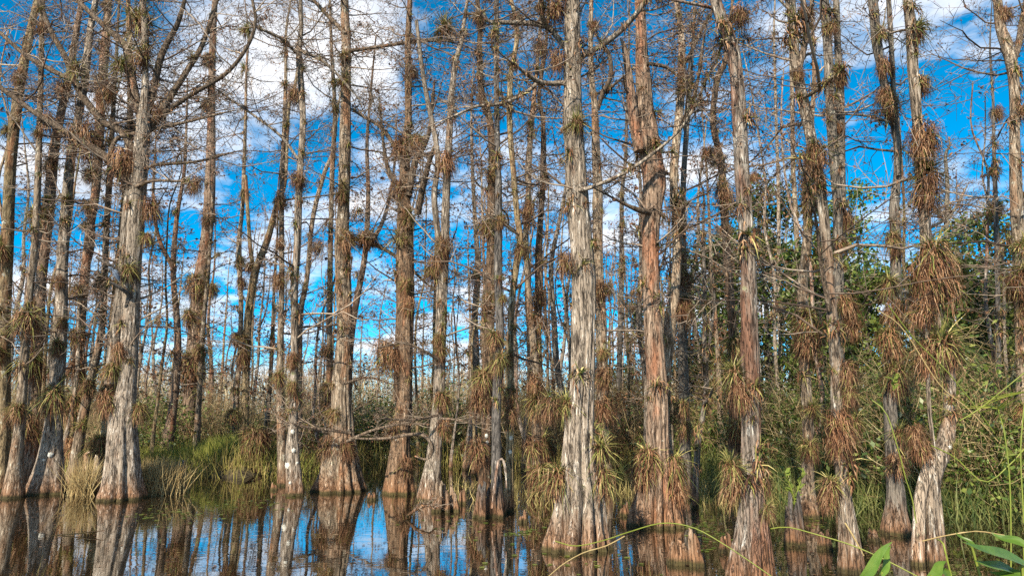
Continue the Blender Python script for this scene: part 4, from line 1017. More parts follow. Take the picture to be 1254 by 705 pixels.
# ------------------------------------------------------------------ bird
Tb = TREES['great_left']
pb = at(142, 335, Tb['Y'] - 0.35)
def lathe_line(pts, mat, sides=14, name='body'):
    return trunk_mesh(np.array(pts), mat, np.random.default_rng(2), sides, 0.02, name=name)
m, nd, ln, b = material('slate_feathers')
tc = nd('ShaderNodeTexCoord'); n = nd('ShaderNodeTexNoise', i_Scale=28.0, i_Detail=4.0); ln(tc.outputs['Object'], n.inputs['Vector'])
r_ = ramp(nd('ShaderNodeValToRGB'), [(0.3, (0.035, 0.05, 0.075)), (0.7, (0.13, 0.17, 0.24))]); ln(n.outputs[0], r_.inputs[0]); ln(r_.outputs[0], b.inputs['Base Color']); b.inputs['Roughness'].default_value = 0.8
SLATE = m
m, nd, ln, b = material('horn'); b.inputs['Base Color'].default_value = (0.10, 0.09, 0.08, 1); b.inputs['Roughness'].default_value = 0.5
HORN = m
s = pxsize(0.78, pb)
root = thing('heron', pb, 'slate-blue wading bird hunched on a dark bough by the great forked cypress', 'bird')
body = lathe_line([[-5.5 * s, 0, 6 * s, .6 * s], [-4 * s, 0, 5 * s, 2.6 * s], [-1 * s, 0, 2 * s, 4.6 * s], [2 * s, 0, -3 * s, 4.4 * s], [4.5 * s, 0, -8 * s, 2.6 * s], [6.5 * s, 0, -13 * s, .6 * s]], SLATE)
link('body', body, root)
link('head', lathe_line([[-4 * s, -1 * s, 5 * s, 1.4 * s], [-5.5 * s, -2 * s, 8 * s, 1.5 * s], [-7.5 * s, -2.5 * s, 8.6 * s, 1.9 * s], [-9.5 * s, -3 * s, 8.2 * s, 0.9 * s]], SLATE, 12, 'head'), root)
link('bill', lathe_line([[-9 * s, -3 * s, 8.2 * s, .7 * s], [-15 * s, -4 * s, 6.8 * s, .15 * s]], HORN, 8, 'bill'), root)
for k in (-1, 1):
    link('wing', lathe_line([[-3 * s, k * 3.4 * s, 4 * s, 1 * s], [0, k * 4 * s, 0, 2.4 * s], [3.5 * s, k * 3 * s, -6 * s, 1.8 * s], [6.5 * s, k * 1 * s, -12 * s, .4 * s]], SLATE, 10, 'wing'), root)
    link('leg', lathe_line([[1 * s, k * 1.6 * s, -4 * s, .6 * s], [0, k * 1.6 * s, -11 * s, .4 * s]], HORN, 6, 'leg'), root)
bent_stick('bare_bough', [(118, 315, 3, 0), (128, 321, 3.5, 0), (137, 326, 4, 0.1), (150, 336, 4, .25)], Tb['Y'] - 0.25, 'dark bough above the slate-blue bird on the great forked cypress', 'branch', BARK['dark'])
bent_stick('bare_bough', [(134, 345, 3, -.1), (142, 349, 4, 0), (150, 354, 4.5, .1), (158, 362, 5, .3), (154, 376, 4, .3)], Tb['Y'] - 0.35, 'dark hooked bough under the slate-blue bird on the great forked cypress', 'branch', BARK['dark'])

# ------------------------------------------------------------------ distant bare cypresses
def far_tree_mesh(kind, rng, H):
    lean = {'straight': 0.02, 'crooked': 0.10, 'forked': 0.05}[kind]
    r0 = H * rng.uniform(0.0075, 0.0115)
    z = np.linspace(-0.5, H, 9)
    off = np.cumsum(rng.normal(0, lean * H / 9 * 1.2, (9, 2)), 0)
    pts = np.column_stack([off[:, 0], off[:, 1], z, r0 * (1.02 - 0.86 * np.linspace(0, 1, 9))])
    pts[0, 3] *= 2.2; pts[1, 3] *= 1.15
    extra = []
    if kind == 'forked':
        b = pts[4].copy()
        e = np.array([b, b + [0.5, 0.1, 1.0, 0], b + [0.75, 0.2, 2.4, 0], b + [0.8, 0.3, 4.4, 0]]); e[:, 3] = b[3] * np.array([.8, .7, .5, .2])
        extra.append(e)
    st, di, le, ra = [], [], [], []
    for q, cnt in [(pts, 30)] + [(e, 11) for e in extra]:
        c = catmull(q, 60); ok = np.nonzero(c[:, 2] > H * 0.16)[0]
        for _ in range(cnt):
            p = c[rng.choice(ok)]; a = rng.uniform(0, 6.283)
            st.append(p[:3]); di.append([math.cos(a), math.sin(a), rng.uniform(-0.05, 0.5)])
            L = rng.uniform(0.5, 2.1) * (1.15 - 0.6 * p[2] / H); le.append(L); ra.append(min(p[3] * .45, 0.006 + 0.007 * L))
    return pts, extra, crown_parts(st, di, le, ra, rng, n2=6, n3=3, buds=1.6, twig_r=0.0055, bud_size=0.05, k1=5)


FAR, PLACED = [], []
for k in range(9):
    kind = ('straight', 'crooked', 'forked')[k % 3]
    rg = np.random.default_rng(700 + k)
    pts, extra, cp = far_tree_mesh(kind, rg, rg.uniform(11, 15.5))
    bk = ('tan', 'pale', 'tan', 'mossy', 'grey', 'pale', 'tan', 'pale', 'red')[k]
    FAR.append((kind, trunk_mesh(pts, BARK[bk], rg, 9, 0.4), [trunk_mesh(e, BARK[bk], rg, 7, 0.3, name='stem') for e in extra], mesh_from('crown', cp, CROWN_MATS)))

for k in range(4):
    rg = np.random.default_rng(760 + k); H = rg.uniform(8.5, 12); r0 = rg.uniform(0.045, 0.075)
    off = np.cumsum(rg.normal(0, 0.13, (10, 2)), 0)
    pts = np.column_stack([off, np.linspace(-0.5, H, 10), r0 * (1.05 - 0.8 * np.linspace(0, 1, 10))]); pts[0, 3] *= 2; pts[1, 3] *= 1.2
    c = catmull(pts, 50); st, di, le, ra = [], [], [], []
    for _ in range(15):
        p = c[rg.integers(14, 49)]; a = rg.uniform(0, 6.283); L = rg.uniform(0.3, 1.2)
        st.append(p[:3]); di.append([math.cos(a), math.sin(a), rg.uniform(-.1, .5)]); le.append(L); ra.append(0.005 + 0.006 * L)
    FAR.append(('pale', trunk_mesh(pts, BARK[('pale', 'tan', 'white', 'mossy')[k]], rg, 9, 0.3), [], mesh_from('crown', crown_parts(st, di, le, ra, rg, n2=5, n3=3, buds=1.0, twig_r=0.005, bud_size=0.04, k1=5), CROWN_MATS)))

far_used = []
def far_tree(px, Y, sc, k=None):
    kind, tm, ex, cm_ = FAR[rnd.randrange(9) if k is None else k]
    x = (px - 627) / FPX * Y * CP
    z = float(max(-0.1, ground_z(x, Y)))
    o = thing('bare_cypress', (x, Y, z), '', 'tree'); PLACED.append((px, Y, o, f'{kind} bare cypress', 'bare cypresses'))
    o.rotation_euler = (0, 0, rnd.uniform(0, 6.28)); o.scale = (sc, sc, sc * rnd.uniform(0.92, 1.1))
    link('trunk', tm, o)
    for e in ex:
        link('stem', e, o)
    link('crown', cm_, o)
    far_used.append((x, Y, z, sc))


N_FAR = 118
for i in range(N_FAR):
    px = (i + rnd.uniform(0, 1)) / N_FAR * 1340 - 40
    px = (i * 0.61803 % 1.0) * 1340 - 40 + rnd.uniform(-6, 6)
    Y = 19 + 43 * rnd.random() ** 0.8
    if 210 < px < 480 and rnd.random() < 0.3:
        continue
    if px > 860:
        if rnd.random() < 0.62:
            continue
    Y = max(Y, float(bank_depth(px)) * 0.8)
    far_tree(px, Y, rnd.uniform(0.75, 1.15))
for i in range(84):
    px = ((i + 0.5) * 0.61803 % 1.0) * 1300 - 20 + rnd.uniform(-8, 8)
    if (px > 900 or 200 < px < 480) and rnd.random() < 0.5:
        continue
    far_tree(px, max(16 + 18 * rnd.random(), float(bank_depth(px)) * 0.8), rnd.uniform(0.8, 1.15), 9 + i % 4)
for i in range(26):
    far_tree(560 + (i * 0.61803 % 1.0) * 330, 24 + 16 * rnd.random(), rnd.uniform(0.7, 1.0), 9 + i % 4)
# a few small air plants on the nearer of them
far_near = sorted(far_used, key=lambda q: q[1])[:90]
rg = np.random.default_rng(808)
gl_, dl_ = [], []
def tuft(p, s):
    V, Q = rosette(26, rg, -0.7, 1.3, 0.45, 0.03); gl_.append((V * s + p, Q, 0))
    V, Q = skirt(30, rg, 0.8, 0.6, 0.028, 0.35); dl_.append((V * s + p, Q, 1))
for (x, Y, z, sc) in far_near:
    for _ in range(rg.integers(1, 5)):
        tuft(np.array([x + rg.uniform(-.12, .12), Y - 0.12, z + rg.uniform(0.8, 8.5)]), rg.uniform(0.22, 0.5))
for key, T in TREES.items():                              # the smallest tufts on the traced stems
    if T['lines'][0][:, 2].max() < 3:
        continue
    c = catmull(T['lines'][0], 60); c[:, :3] += T['base']
    for lm in T.get('limbs', []):
        cl = catmull(lm, 20)[4:, :3] + T['base']
        for q in cl[rg.random(len(cl)) < 0.22]:
            tuft(q + np.array([0, 0, .02]), rg.uniform(0.09, 0.2))
    for _ in range(18):
        q = c[rg.integers(9, 52)]
        a = rg.uniform(0, 6.28)
        tuft(q[:3] + np.array([math.cos(a) * q[3], -abs(math.sin(a)) * q[3], 0]), rg.uniform(0.11, 0.30))
tag(link('tiny_air_plants', mesh_from('tiny_air_plants', gl_ + dl_, [AIR_GREEN, AIR_DEAD], False)), 'scattered tiny air plant tufts on stems all through the swamp', 'air plants', None, 'stuff')

# ------------------------------------------------------------------ far bare woods and tan brush (stuff)
def stems_stuff(name, n, ydist, hdist, mat, rng, r=(0.008, 0.03), kids=5, pxr=(-60, 1320), lean=0.22, thin_right=0.0):
    px = rng.uniform(*pxr, n)
    if thin_right:
        mv = (px > 930) & (rng.random(n) < thin_right); px[mv] = rng.uniform(pxr[0], 930, mv.sum())
    Y = ydist(rng, n, px)
    x = (px - 627) / FPX * Y * CP
    z = np.maximum(ground_z(x, Y), -0.05)
    P0 = np.column_stack([x, Y, z])
    D = np.column_stack([rng.normal(0, lean, n), rng.normal(0, lean, n), np.ones(n)])
    H = hdist(rng, n, px, Y)
    A = walk(P0, D, H, 4, 0.14, (0, 0, 0.02), rng)
    rr = rng.uniform(*r, n)
    parts = [(*tubes(A, rr[:, None] * np.linspace(1, .3, 5)[None], 3), 0)]
    i, t, p, d = spawn(A, H, kids, 0.2, 1.0, rng, 0.9, 0.8, 0.55)
    L = H[i] * rng.uniform(0.12, 0.4, len(i))
    Bq = walk(p, d, L, 2, 0.25, (0, 0, 0.05), rng)
    parts.append((*tubes(Bq, (rr[i] * 0.45)[:, None] * np.array([[1, .75, .35]]), 3), 0))
    o = link(name, mesh_from(name, parts, [mat]))
    return tag(o, None, None, None, 'stuff')


rg = np.random.default_rng(91)
tag(stems_stuff('far_woods', 5200, lambda r, n, p: r.uniform(48, 120, n), lambda r, n, p, y: r.uniform(4, 8.2, n) * (y / 85) ** 0.35, WOODS, rg, (0.02, 0.06), 7, (-250, 1500), 0.12), 'tan mass of bare far woods closing the view behind the cypresses', 'woods')
tag(stems_stuff('brush', 6000, lambda r, n, p: bank_depth(p) + np.interp(p, [150, 165, 335, 350, 430, 560], [0.5, 4.2, 4.2, 1.2, 0.8, -0.2]) + r.uniform(0, 22, n) * r.uniform(0, 1, n) ** .4, lambda r, n, p, y: r.uniform(1.0, 2.6, n) * np.interp(p, [0, 330, 560, 900, 1254], [1.1, 1.0, 1.25, 1.4, 1.3]), BRUSH, rg, (0.005, 0.016), 8, (-80, 1340), 0.35, 0.6), 'tangle of bare tan brush along the far bank', 'brush')

# ------------------------------------------------------------------ bushes and broad-leaved trees
def leaf_cloud(centres, per, size, rng, spread, droop=0.3):
    n = len(centres) * per
    c = np.repeat(centres, per, 0) + rng.normal(0, 1, (n, 3)) * np.array([spread, spread, spread * 0.75])
    u = norm(rng.normal(0, 1, (n, 3)) + np.array([0, 0, -droop]))
    w = norm(np.cross(u, rng.normal(0, 0.6, (n, 3)) + np.array([0, 0, 1.0])))
    s = size * rng.uniform(0.55, 1.3, n)[:, None]
    b0 = c; t0 = c + u * s
    m1 = c + u * s * 0.45 + w * s * 0.26; m2 = c + u * s * 0.45 - w * s * 0.26
    V = np.stack([b0, m1, t0, m2], 1).reshape(-1, 3)
    return V, np.arange(n * 4).reshape(n, 4)


def bush_mesh(rng, H, Rr, n_stem, per, size, leafmat, bare=0.0):
    a = rng.uniform(0, 6.283, n_stem); el = rng.uniform(0.5, 1.5, n_stem)
    D = np.column_stack([np.cos(a) * np.cos(el), np.sin(a) * np.cos(el), np.sin(el)])
    P0 = np.column_stack([np.cos(a), np.sin(a), np.zeros(n_stem)]) * rng.uniform(0, 0.25 * Rr, n_stem)[:, None]; P0[:, 2] = -0.15
    L = rng.uniform(0.55, 1.05, n_stem) * np.hypot(H * np.sin(el), Rr * np.cos(el))
    A = walk(P0, D, L, 5, 0.16, (0, 0, 0.03), rng)
    st = [(*tubes(A, (0.004 + 0.006 * L)[:, None] * np.linspace(1, .3, 6)[None], 3), 0)]
    i, t, p, d = spawn(A, L, 6, 0.25, 1.0, rng, 0.9, 0.8, 0.5)
    L2 = L[i] * rng.uniform(0.15, 0.4, len(i))
    Bq = walk(p, d, L2, 3, 0.2, (0, 0, 0.03), rng)
    st.append((*tubes(Bq, np.full((len(i), 4), 0.0035) * np.array([[1.2, 1, .8, .5]]), 3), 0))
    leaves = None
    if per:
        cen = np.concatenate([Bq[:, 2], Bq[:, 3]])
        cen = cen[rng.random(len(cen)) > bare]
        leaves = leaf_cloud(cen, per, size, rng, 0.10 * Rr)
    sm = mesh_from('bush_stems', st, [BRUSH])
    lm = mesh_from('bush_leaves', [(*leaves, 0)], [leafmat], False) if per else None
    return sm, lm


BUSH = {}
rg = np.random.default_rng(401)
BUSH['green'] = [bush_mesh(rg, 2.2, 1.3, 26, 6, 0.085, LEAF) for _ in range(3)]
BUSH['light'] = [bush_mesh(rg, 1.6, 1.0, 22, 6, 0.075, LEAF_LIGHT) for _ in range(2)]
BUSH['thin'] = [bush_mesh(rg, 2.4, 1.2, 30, 2, 0.07, LEAF, 0.3) for _ in range(2)]
BUSH['bare'] = [bush_mesh(rg, 2.2, 1.3, 44, 0, 0, LEAF) for _ in range(3)]
BUSH['brown'] = [bush_mesh(rg, 1.6, 1.2, 30, 3, 0.09, AIR_DEAD, 0.2) for _ in range(2)]
BL = {'green': 'dark green leafy bush', 'light': 'bright green leafy bush', 'thin': 'sparsely leaved bush', 'bare': 'bare twiggy bush', 'brown': 'withered brown bush'}


def bush(px, Y, kind, sc, up=0.0):
    sm, lm = rnd.choice(BUSH[kind])
    x = (px - 627) / FPX * Y * CP
    z = float(max(ground_z(x, Y), -0.05)) + up
    o = thing('bush', (x, Y, z), '', 'bush'); PLACED.append((px, Y, o, BL[kind], 'bushes'))
    o.rotation_euler = (0, 0, rnd.uniform(0, 6.28)); o.scale = (sc * rnd.uniform(.85, 1.2), sc * rnd.uniform(.85, 1.2), sc)
    link('stems', sm, o)
    if lm: link('leaves', lm, o)


for i in range(150):
    px = (i * 0.61803 % 1.0) * 1330 - 35
    Y = float(bank_depth(px)) + 0.3 + 13 * rnd.random() ** 1.3
    if 160 < px < 345:
        Y += 4.5
    if px > 850:
        kind = rnd.choices(['green', 'light', 'thin', 'bare', 'brown'], [5, 2, 3, 2, 1])[0]
    elif 430 < px < 600:
        kind = rnd.choices(['green', 'light', 'thin', 'bare', 'brown'], [5, 1, 3, 2, 1])[0]
    else:
        kind = rnd.choices(['green', 'light', 'thin', 'bare', 'brown'], [1.5, 1, 3, 5, 4])[0]
    bush(px, Y, kind, rnd.uniform(0.7, 1.25))
for px, Y, k, sc in [(205, 22.5, 'light', 1.0), (178, 21, 'green', 1.0), (215, 25, 'green', 1.4), (192, 24, 'green', 1.3), (268, 25, 'light', 0.8), (455, 30, 'green', 1.5), (472, 32, 'green', 1.6), (440, 30, 'green', 1.4), (552, 26, 'green', 1.5), (565, 27, 'green', 1.4), (320, 21, 'thin', 1.1),
                     (870, 22, 'light', 1.3), (860, 24, 'green', 1.5), (945, 20, 'green', 1.4), (1075, 15, 'green', 1.1), (1190, 14, 'green', 1.2), (1215, 13, 'green', 1.1), (1200, 15, 'thin', 1.4), (1240, 12.2, 'green', 1.0), (1180, 15.5, 'light', 1.0), (1225, 14.5, 'bare', 1.3),
                     (1062, 17, 'thin', 1.4), (1160, 16, 'bare', 1.4), (955, 16, 'light', 0.55), (1110, 17, 'green', 1.4)]:
    bush(px, Y, k, sc)


for i in range(34):
    px = 935 + (i * 0.61803 % 1.0) * 360
    bush(px, float(bank_depth(px)) + 0.4 + 6 * rnd.random(), rnd.choices(['green', 'light', 'thin'], [5, 2, 2])[0], rnd.uniform(0.9, 1.6))


def leafy_tree(px, Y, H, spread, label, seed, n_b=40, mat=LEAF, per=14, size=0.17, trunk='dark'):
    rng = np.random.default_rng(600 + seed)
    x = (px - 627) / FPX * Y * CP
    z = float(max(ground_z(x, Y), -0.05))
    root = thing('leafy_tree', (x, Y, z), label, 'tree')
    pts = np.array([[0, 0, -0.3, 0.14], [0.05, 0, H * 0.3, 0.11], [rng.normal(0, .2), 0.1, H * 0.6, 0.08], [rng.normal(0, .3), 0, H * 0.95, 0.02]])
    link('trunk', trunk_mesh(pts, BARK[trunk], rng, 12, 0.2), root)
    c = catmull(pts, 40)
    j = rng.integers(10, 39, n_b); a = rng.uniform(0, 6.283, n_b)
    D = np.column_stack([np.cos(a), np.sin(a), rng.uniform(0.0, 0.9, n_b)])
    L = spread * rng.uniform(0.45, 1.1, n_b) * (1.15 - 0.55 * j / 40)
    A = walk(c[j, :3], D, L, 5, 0.18, (0, 0, 0.06), rng)
    parts = [(*tubes(A, (0.012 + 0.01 * L)[:, None] * np.linspace(1, .25, 6)[None], 4), 0)]
    i, t, p, d = spawn(A, L, 7, 0.25, 1.0, rng, 0.9, 0.8, 0.55)
    L2 = L[i] * rng.uniform(0.2, 0.5, len(i))
    Bq = walk(p, d, L2, 3, 0.22, (0, 0, 0.03), rng)
    parts.append((*tubes(Bq, np.full((len(i), 4), 0.009) * np.array([[1.2, 1, .7, .4]]), 3), 0))
    link('limb', mesh_from('limb', parts, [TWIG]), root)
    cen = np.concatenate([Bq[:, 1], Bq[:, 2], Bq[:, 3]])
    cen = cen[rng.random(len(cen)) > 0.25]
    link('crown', mesh_from('crown', [(*leaf_cloud(cen, per, size, rng, 0.22), 0)], [mat], False), root)


leafy_tree(868, 26, 8.2, 2.1, 'leafy green tree left of the peeling red and white cypress', 1)
leafy_tree(945, 25, 9.6, 2.5, 'leafy green tree filling the gap right of the peeling red and white cypress', 2)
leafy_tree(1052, 24, 9.4, 1.9, 'leafy green tree right of the straight grey twin-stemmed cypress', 3)
leafy_tree(1085, 22, 6.0, 1.8, 'low leafy tree behind the dark collared cypress', 4, per=12)
leafy_tree(1190, 24, 6.4, 2.4, 'rounded leafy tree behind the S-bent shaggy cypress', 5)
leafy_tree(1240, 20, 5.2, 2.2, 'leafy tree low behind the forked right-edge cypress', 6, per=12)
leafy_tree(990, 28, 8.2, 2.0, 'leafy tree behind the shaggy-waisted grey cypress', 7, per=12)
leafy_tree(775, 32, 6.6, 1.5, 'small leafy tree between the two biggest middle cypresses', 8, 18, per=7)
leafy_tree(905, 30, 10.0, 2.3, 'leafy green tree behind the peeling red and white cypress', 9)
leafy_tree(1218, 22, 7.6, 2.2, 'tall leafy tree left of the forked right-edge cypress', 11)
leafy_tree(1160, 20, 6.2, 1.9, 'dense leafy tree directly behind the S-bent shaggy cypress', 12)
leafy_tree(1010, 21, 6.6, 1.7, 'dense leafy tree behind the left-leaning white-stemmed cypress', 13)
leafy_tree(1128, 19, 4.2, 1.7, 'low leafy tree between the dark collared and S-bent cypresses', 10, 20, per=8)

# labels for what stands behind: by the traced tree it is seen beside, then by which is nearer
def foot_px(T):
    v = T['base'] - np.array([0, 0, CAM_H]); return 627 + FPX * v[0] / (v[1] * CP + v[2] * SP)
TRACED = [(foot_px(T), T['nick']) for k, T in TREES.items() if T['lines'][0][:, 2].max() > 3]
buckets = {}
for px, Y, o, what, grp in PLACED:
    fx, nick = min(TRACED, key=lambda q: abs(q[0] - px))
    side = 'left of' if px < fx else 'right of'
    buckets.setdefault((what, side, nick, grp), []).append((Y, o))
for (what, side, nick, grp), objs in buckets.items():
    objs.sort(key=lambda q: q[0])
    n = len(objs)
    for i, (Y, o) in enumerate(objs):
        pre = '' if n == 1 else (('nearer ', 'farther ')[i] if n == 2 else ('nearest ' if i == 0 else 'farthest ' if i == n - 1 else ORD[i] + ' nearest '))
        o['group'] = f'{grp} behind the {nick}'
        o['label'] = f'{pre}{what} behind, {side} the {nick}'

# ------------------------------------------------------------------ grasses (stuff)
def grass_stuff(name, label, spots, n, h, mat, rng, width=0.006, lean=0.35):
    w = np.array([s[3] for s in spots], float); w /= w.sum()
    k = rng.choice(len(spots), n, p=w)
    P0 = np.zeros((n, 3)); hh = np.zeros(n)
    for q, (px, Y, r, wt, hs_) in enumerate(spots):
        mk = k == q
        x0 = (px - 627) / FPX * Y * CP
        P0[mk, 0] = x0 + rng.normal(0, r, mk.sum()); P0[mk, 1] = Y + rng.normal(0, r * 0.5, mk.sum()); hh[mk] = hs_
    P0[:, 2] = np.maximum(ground_z(P0[:, 0], P0[:, 1]), -0.03)
    a = rng.uniform(0, 6.283, n); l = np.abs(rng.normal(0, lean, n))
    D = np.column_stack([np.cos(a) * l, np.sin(a) * l, np.ones(n)])
    L = hh * h * rng.uniform(0.5, 1.15, n)
    A = walk(P0, D, L, 4, 0.10, (0, 0, -0.05), rng)
    side = norm(np.column_stack([np.ones(n), rng.normal(0, .5, n), np.zeros(n)]))
    V, Q = blades(A, width * rng.uniform(.6, 1.4, n)[:, None] * np.array([[1, .95, .8, .5, .08]]), side)
    return tag(link(name, mesh_from(name, [(V, Q, 0)], [mat], False)), label, 'grass', None, 'stuff')


rg = np.random.default_rng(77)
yb = lambda px: float(bank_depth(px))
grass_stuff('dry_grass', 'dry straw-coloured grass tufts on the left bank edge', [(192, 15.2, .22, 3, .95), (204, 15.5, .2, 3, .95), (183, 15.0, .15, 2, .75), (216, 15.8, .12, 1, .6), (110, 15.0, .12, 1.2, 1.0), (262, 19.6, .6, .4, .4)], 3600, 0.8, GRASS_DRY, rg, 0.006)
grass_stuff('marsh_grass', 'bright green marsh grass along the left bank', [(262, 20.6, .6, 5, 1.25), (288, 21, .6, 5, 1.2), (250, 20.2, .4, 3, 1), (180, 20, .5, 2, 1), (206, 20.2, .5, 2, 1), (330, 20.6, .6, 1.5, .9), (60, 20, 1.5, 1, .7), (272, 20.2, .4, 2, .6), (226, 20.4, .3, 1.5, .8)], 9500, 0.72, GRASS_GREEN, rg, 0.007)
spots = [(px, yb(px) + dy, 1.1, 1, s_) for px in range(860, 1300, 26) for dy, s_ in ((0.2, 1), (1.6, 1.2), (3.5, 1.4))]
grass_stuff('bank_undergrowth', 'dark green tangled undergrowth along the right bank', spots, 15000, 0.75, tinted('undergrowth_blade', [(0.15, (0.03, 0.05, 0.012)), (0.5, (0.085, 0.11, 0.028)), (0.9, (0.20, 0.19, 0.07))], 0.6, 0.1, trans=0.2), rg, 0.008, 0.7)
spots = [(px, yb(px) + dy, 1.3, 1, 1) for px in range(-40, 880, 30) for dy in (0.5, 3, 6)]
grass_stuff('bank_litter', 'brown sedge and litter along the back bank', spots, 14000, 0.8, tinted('sedge_blade', [(0.15, (0.06, 0.05, 0.016)), (0.5, (0.21, 0.16, 0.06)), (0.8, (0.23, 0.22, 0.05)), (0.95, (0.42, 0.33, 0.15))], 0.8, 0.1, trans=0.15), rg, 0.008, 0.6)

spots = [(px, rg.uniform(13.5, 19), 0.5, 1, rg.uniform(.6, 1.2)) for px in (552, 575, 590, 640, 655, 672, 690, 725, 740, 755, 770, 815, 835, 850, 865, 880, 905, 940, 955, 970, 1000, 1012, 1060, 1075)]
grass_stuff('water_sedge', 'tan and olive sedge standing in the shallows between the middle stems', spots, 1300, 0.36, tinted('water_sedge_blade', [(0.15, (0.09, 0.07, 0.025)), (0.5, (0.24, 0.20, 0.075)), (0.9, (0.42, 0.34, 0.16))], 0.8, 0.1, trans=0.15), rg, 0.006, 0.5)

# floating leaves
def floating(name, label, spots, n, size, mat, rng):
    c = []
    for (px, py, sx, sy, k) in spots:
        for _ in range(k):
            q = ground_at(px + rng.normal(0, sx), min(704, max(560, py + rng.normal(0, sy)))); c.append([q[0], q[1], 0.006 + rng.uniform(0, 0.004)])
    c = np.array(c); n = len(c)
    th = np.arange(8) * math.pi / 4
    r = size * rng.uniform(.5, 1.3, n)
    a0 = rng.uniform(0, 6.28, n)
    V = np.zeros((n, 9, 3)); V[:, 8] = c
    ang = th[None] + a0[:, None]
    V[:, :8, 0] = c[:, None, 0] + r[:, None] * np.cos(ang) * rng.uniform(.8, 1.1, (n, 8)); V[:, :8, 1] = c[:, None, 1] + r[:, None] * np.sin(ang) * rng.uniform(.8, 1.1, (n, 8)); V[:, :8, 2] = c[:, None, 2]
    Q = np.concatenate([np.arange(n)[:, None] * 9 + np.array([[i, i + 1, (i + 2) % 8, 8]]) for i in (0, 2, 4, 6)])
    return tag(link(name, mesh_from(name, [(V.reshape(-1, 3), Q, 0)], [mat], False)), label, 'floating leaves', None, 'stuff')


floating('floating_leaves', 'small yellow-green leaves floating between the stems', [(855, 645, 12, 8, 60), (645, 652, 14, 3, 26), (780, 615, 20, 10, 40), (985, 640, 16, 6, 40), (200, 632, 25, 6, 60), (870, 662, 14, 8, 30), (700, 690, 60, 8, 20), (300, 615, 40, 5, 60), (560, 645, 30, 12, 30)], 0, 0.035, LEAF_LIGHT, rg)
floating('floating_litter', 'brown needle litter drifting on the dark water', [(100, 640, 120, 20, 500), (420, 630, 140, 25, 600), (640, 640, 120, 20, 500), (760, 660, 120, 20, 400), (1000, 665, 90, 20, 400)], 0, 0.016, AIR_DEAD, rg)

# ------------------------------------------------------------------ foreground plants
def leaf_blade(L, W, rng, fold=0.25, curl=0.35, arrow=False):
    """a broad folded leaf along +Y from its stalk, with thickness-free surface split by a midrib"""
    K, M = 12, 7
    t = np.linspace(0, 1, K)
    wid = np.sin(np.pi * np.clip(t * 0.93 + 0.06, 0, 1)) ** 0.8 * (1 - 0.45 * t)
    V = np.zeros((K, M, 3))
    for i in range(K):
        u = np.linspace(-1, 1, M)
        V[i, :, 0] = u * W * wid[i] * 0.5 + 0.01 * math.sin(6 * t[i])
        V[i, :, 1] = t[i] * L - (np.abs(u) * L * 0.18 * (1 - t[i]) if arrow else 0)
        V[i, :, 2] = np.abs(u) * fold * W * wid[i] * 0.5 - curl * L * t[i] ** 2 * 0.5 + 0.02 * W * np.sin(9 * t[i] + 3 * u)
    idx = np.arange(K * M).reshape(K, M)
    Q = np.stack([idx[:-1, :-1], idx[:-1, 1:], idx[1:, 1:], idx[1:, :-1]], -1).reshape(-1, 4)
    return V.reshape(-1, 3), Q


BIG_LEAF = tinted('arrowhead_leaf', [(0.2, (0.035, 0.075, 0.012)), (0.55, (0.085, 0.155, 0.02)), (0.9, (0.14, 0.20, 0.035))], 0.4, 0.15, trans=0.3, scale=9.0, spec=0.5)


def arrowhead(base_px, Y, leaves, label):
    """leaves: (px, py of the leaf's stalk end, tip px, tip py, width px, dy of the tip)"""
    rng = np.random.default_rng(int(base_px))
    x = (base_px - 627) / FPX * Y * CP
    root = thing('arrowhead_plant', (x, Y, -0.1), label, 'plant')
    o0 = np.array([x, Y, -0.1])
    for (ax, ay, tx, ty, w, dy) in leaves:
        a = at(ax, ay, Y + rng.uniform(-.05, .05)); t = at(tx, ty, Y + dy)
        L = float(np.linalg.norm(t - a)); W = pxsize(w, a) * 0.78
        f = (t - a) / L
        nrm = np.array([0.25 * rng.normal(), -0.75, 0.75]); sx = norm(np.cross(f, nrm)); up = np.cross(sx, f)
        V, Q = leaf_blade(L, W, rng, 0.35, 0.15, True)
        V = a + V[:, :1] * sx + V[:, 1:2] * f + V[:, 2:] * up - o0
        link('leaf', mesh_from('leaf', [(V, Q, 0)], [BIG_LEAF]), root)
        st = np.array([[0, 0, 0, .009], [*(0.35 * (a - o0) + [0, 0, .1]), .008], [*(a - o0), .006]])
        link('stalk', trunk_mesh(st, STEM_GREEN, rng, 7, 0.06, name='stalk'), root)


arrowhead(1072, 3.9, [(1056, 706, 1092, 664, 20, -.1), (1080, 700, 1093, 667, 14, .1)], 'arrowhead plant with upright bright leaf at the bottom edge, right of centre')
arrowhead(1152, 3.8, [(1140, 704, 1160, 686, 20, .0), (1160, 706, 1148, 688, 16, .05)], 'arrowhead plant with small bright leaf tips below the S-bent shaggy cypress')
arrowhead(1215, 3.6, [(1252, 690, 1185, 658, 26, -.2), (1240, 700, 1196, 682, 22, -.1), (1254, 668, 1215, 650, 18, .1), (1254, 706, 1212, 697, 18, 0), (1190, 668, 1172, 650, 12, .1)], 'arrowhead plant with broad drooping leaves in the bottom right corner')


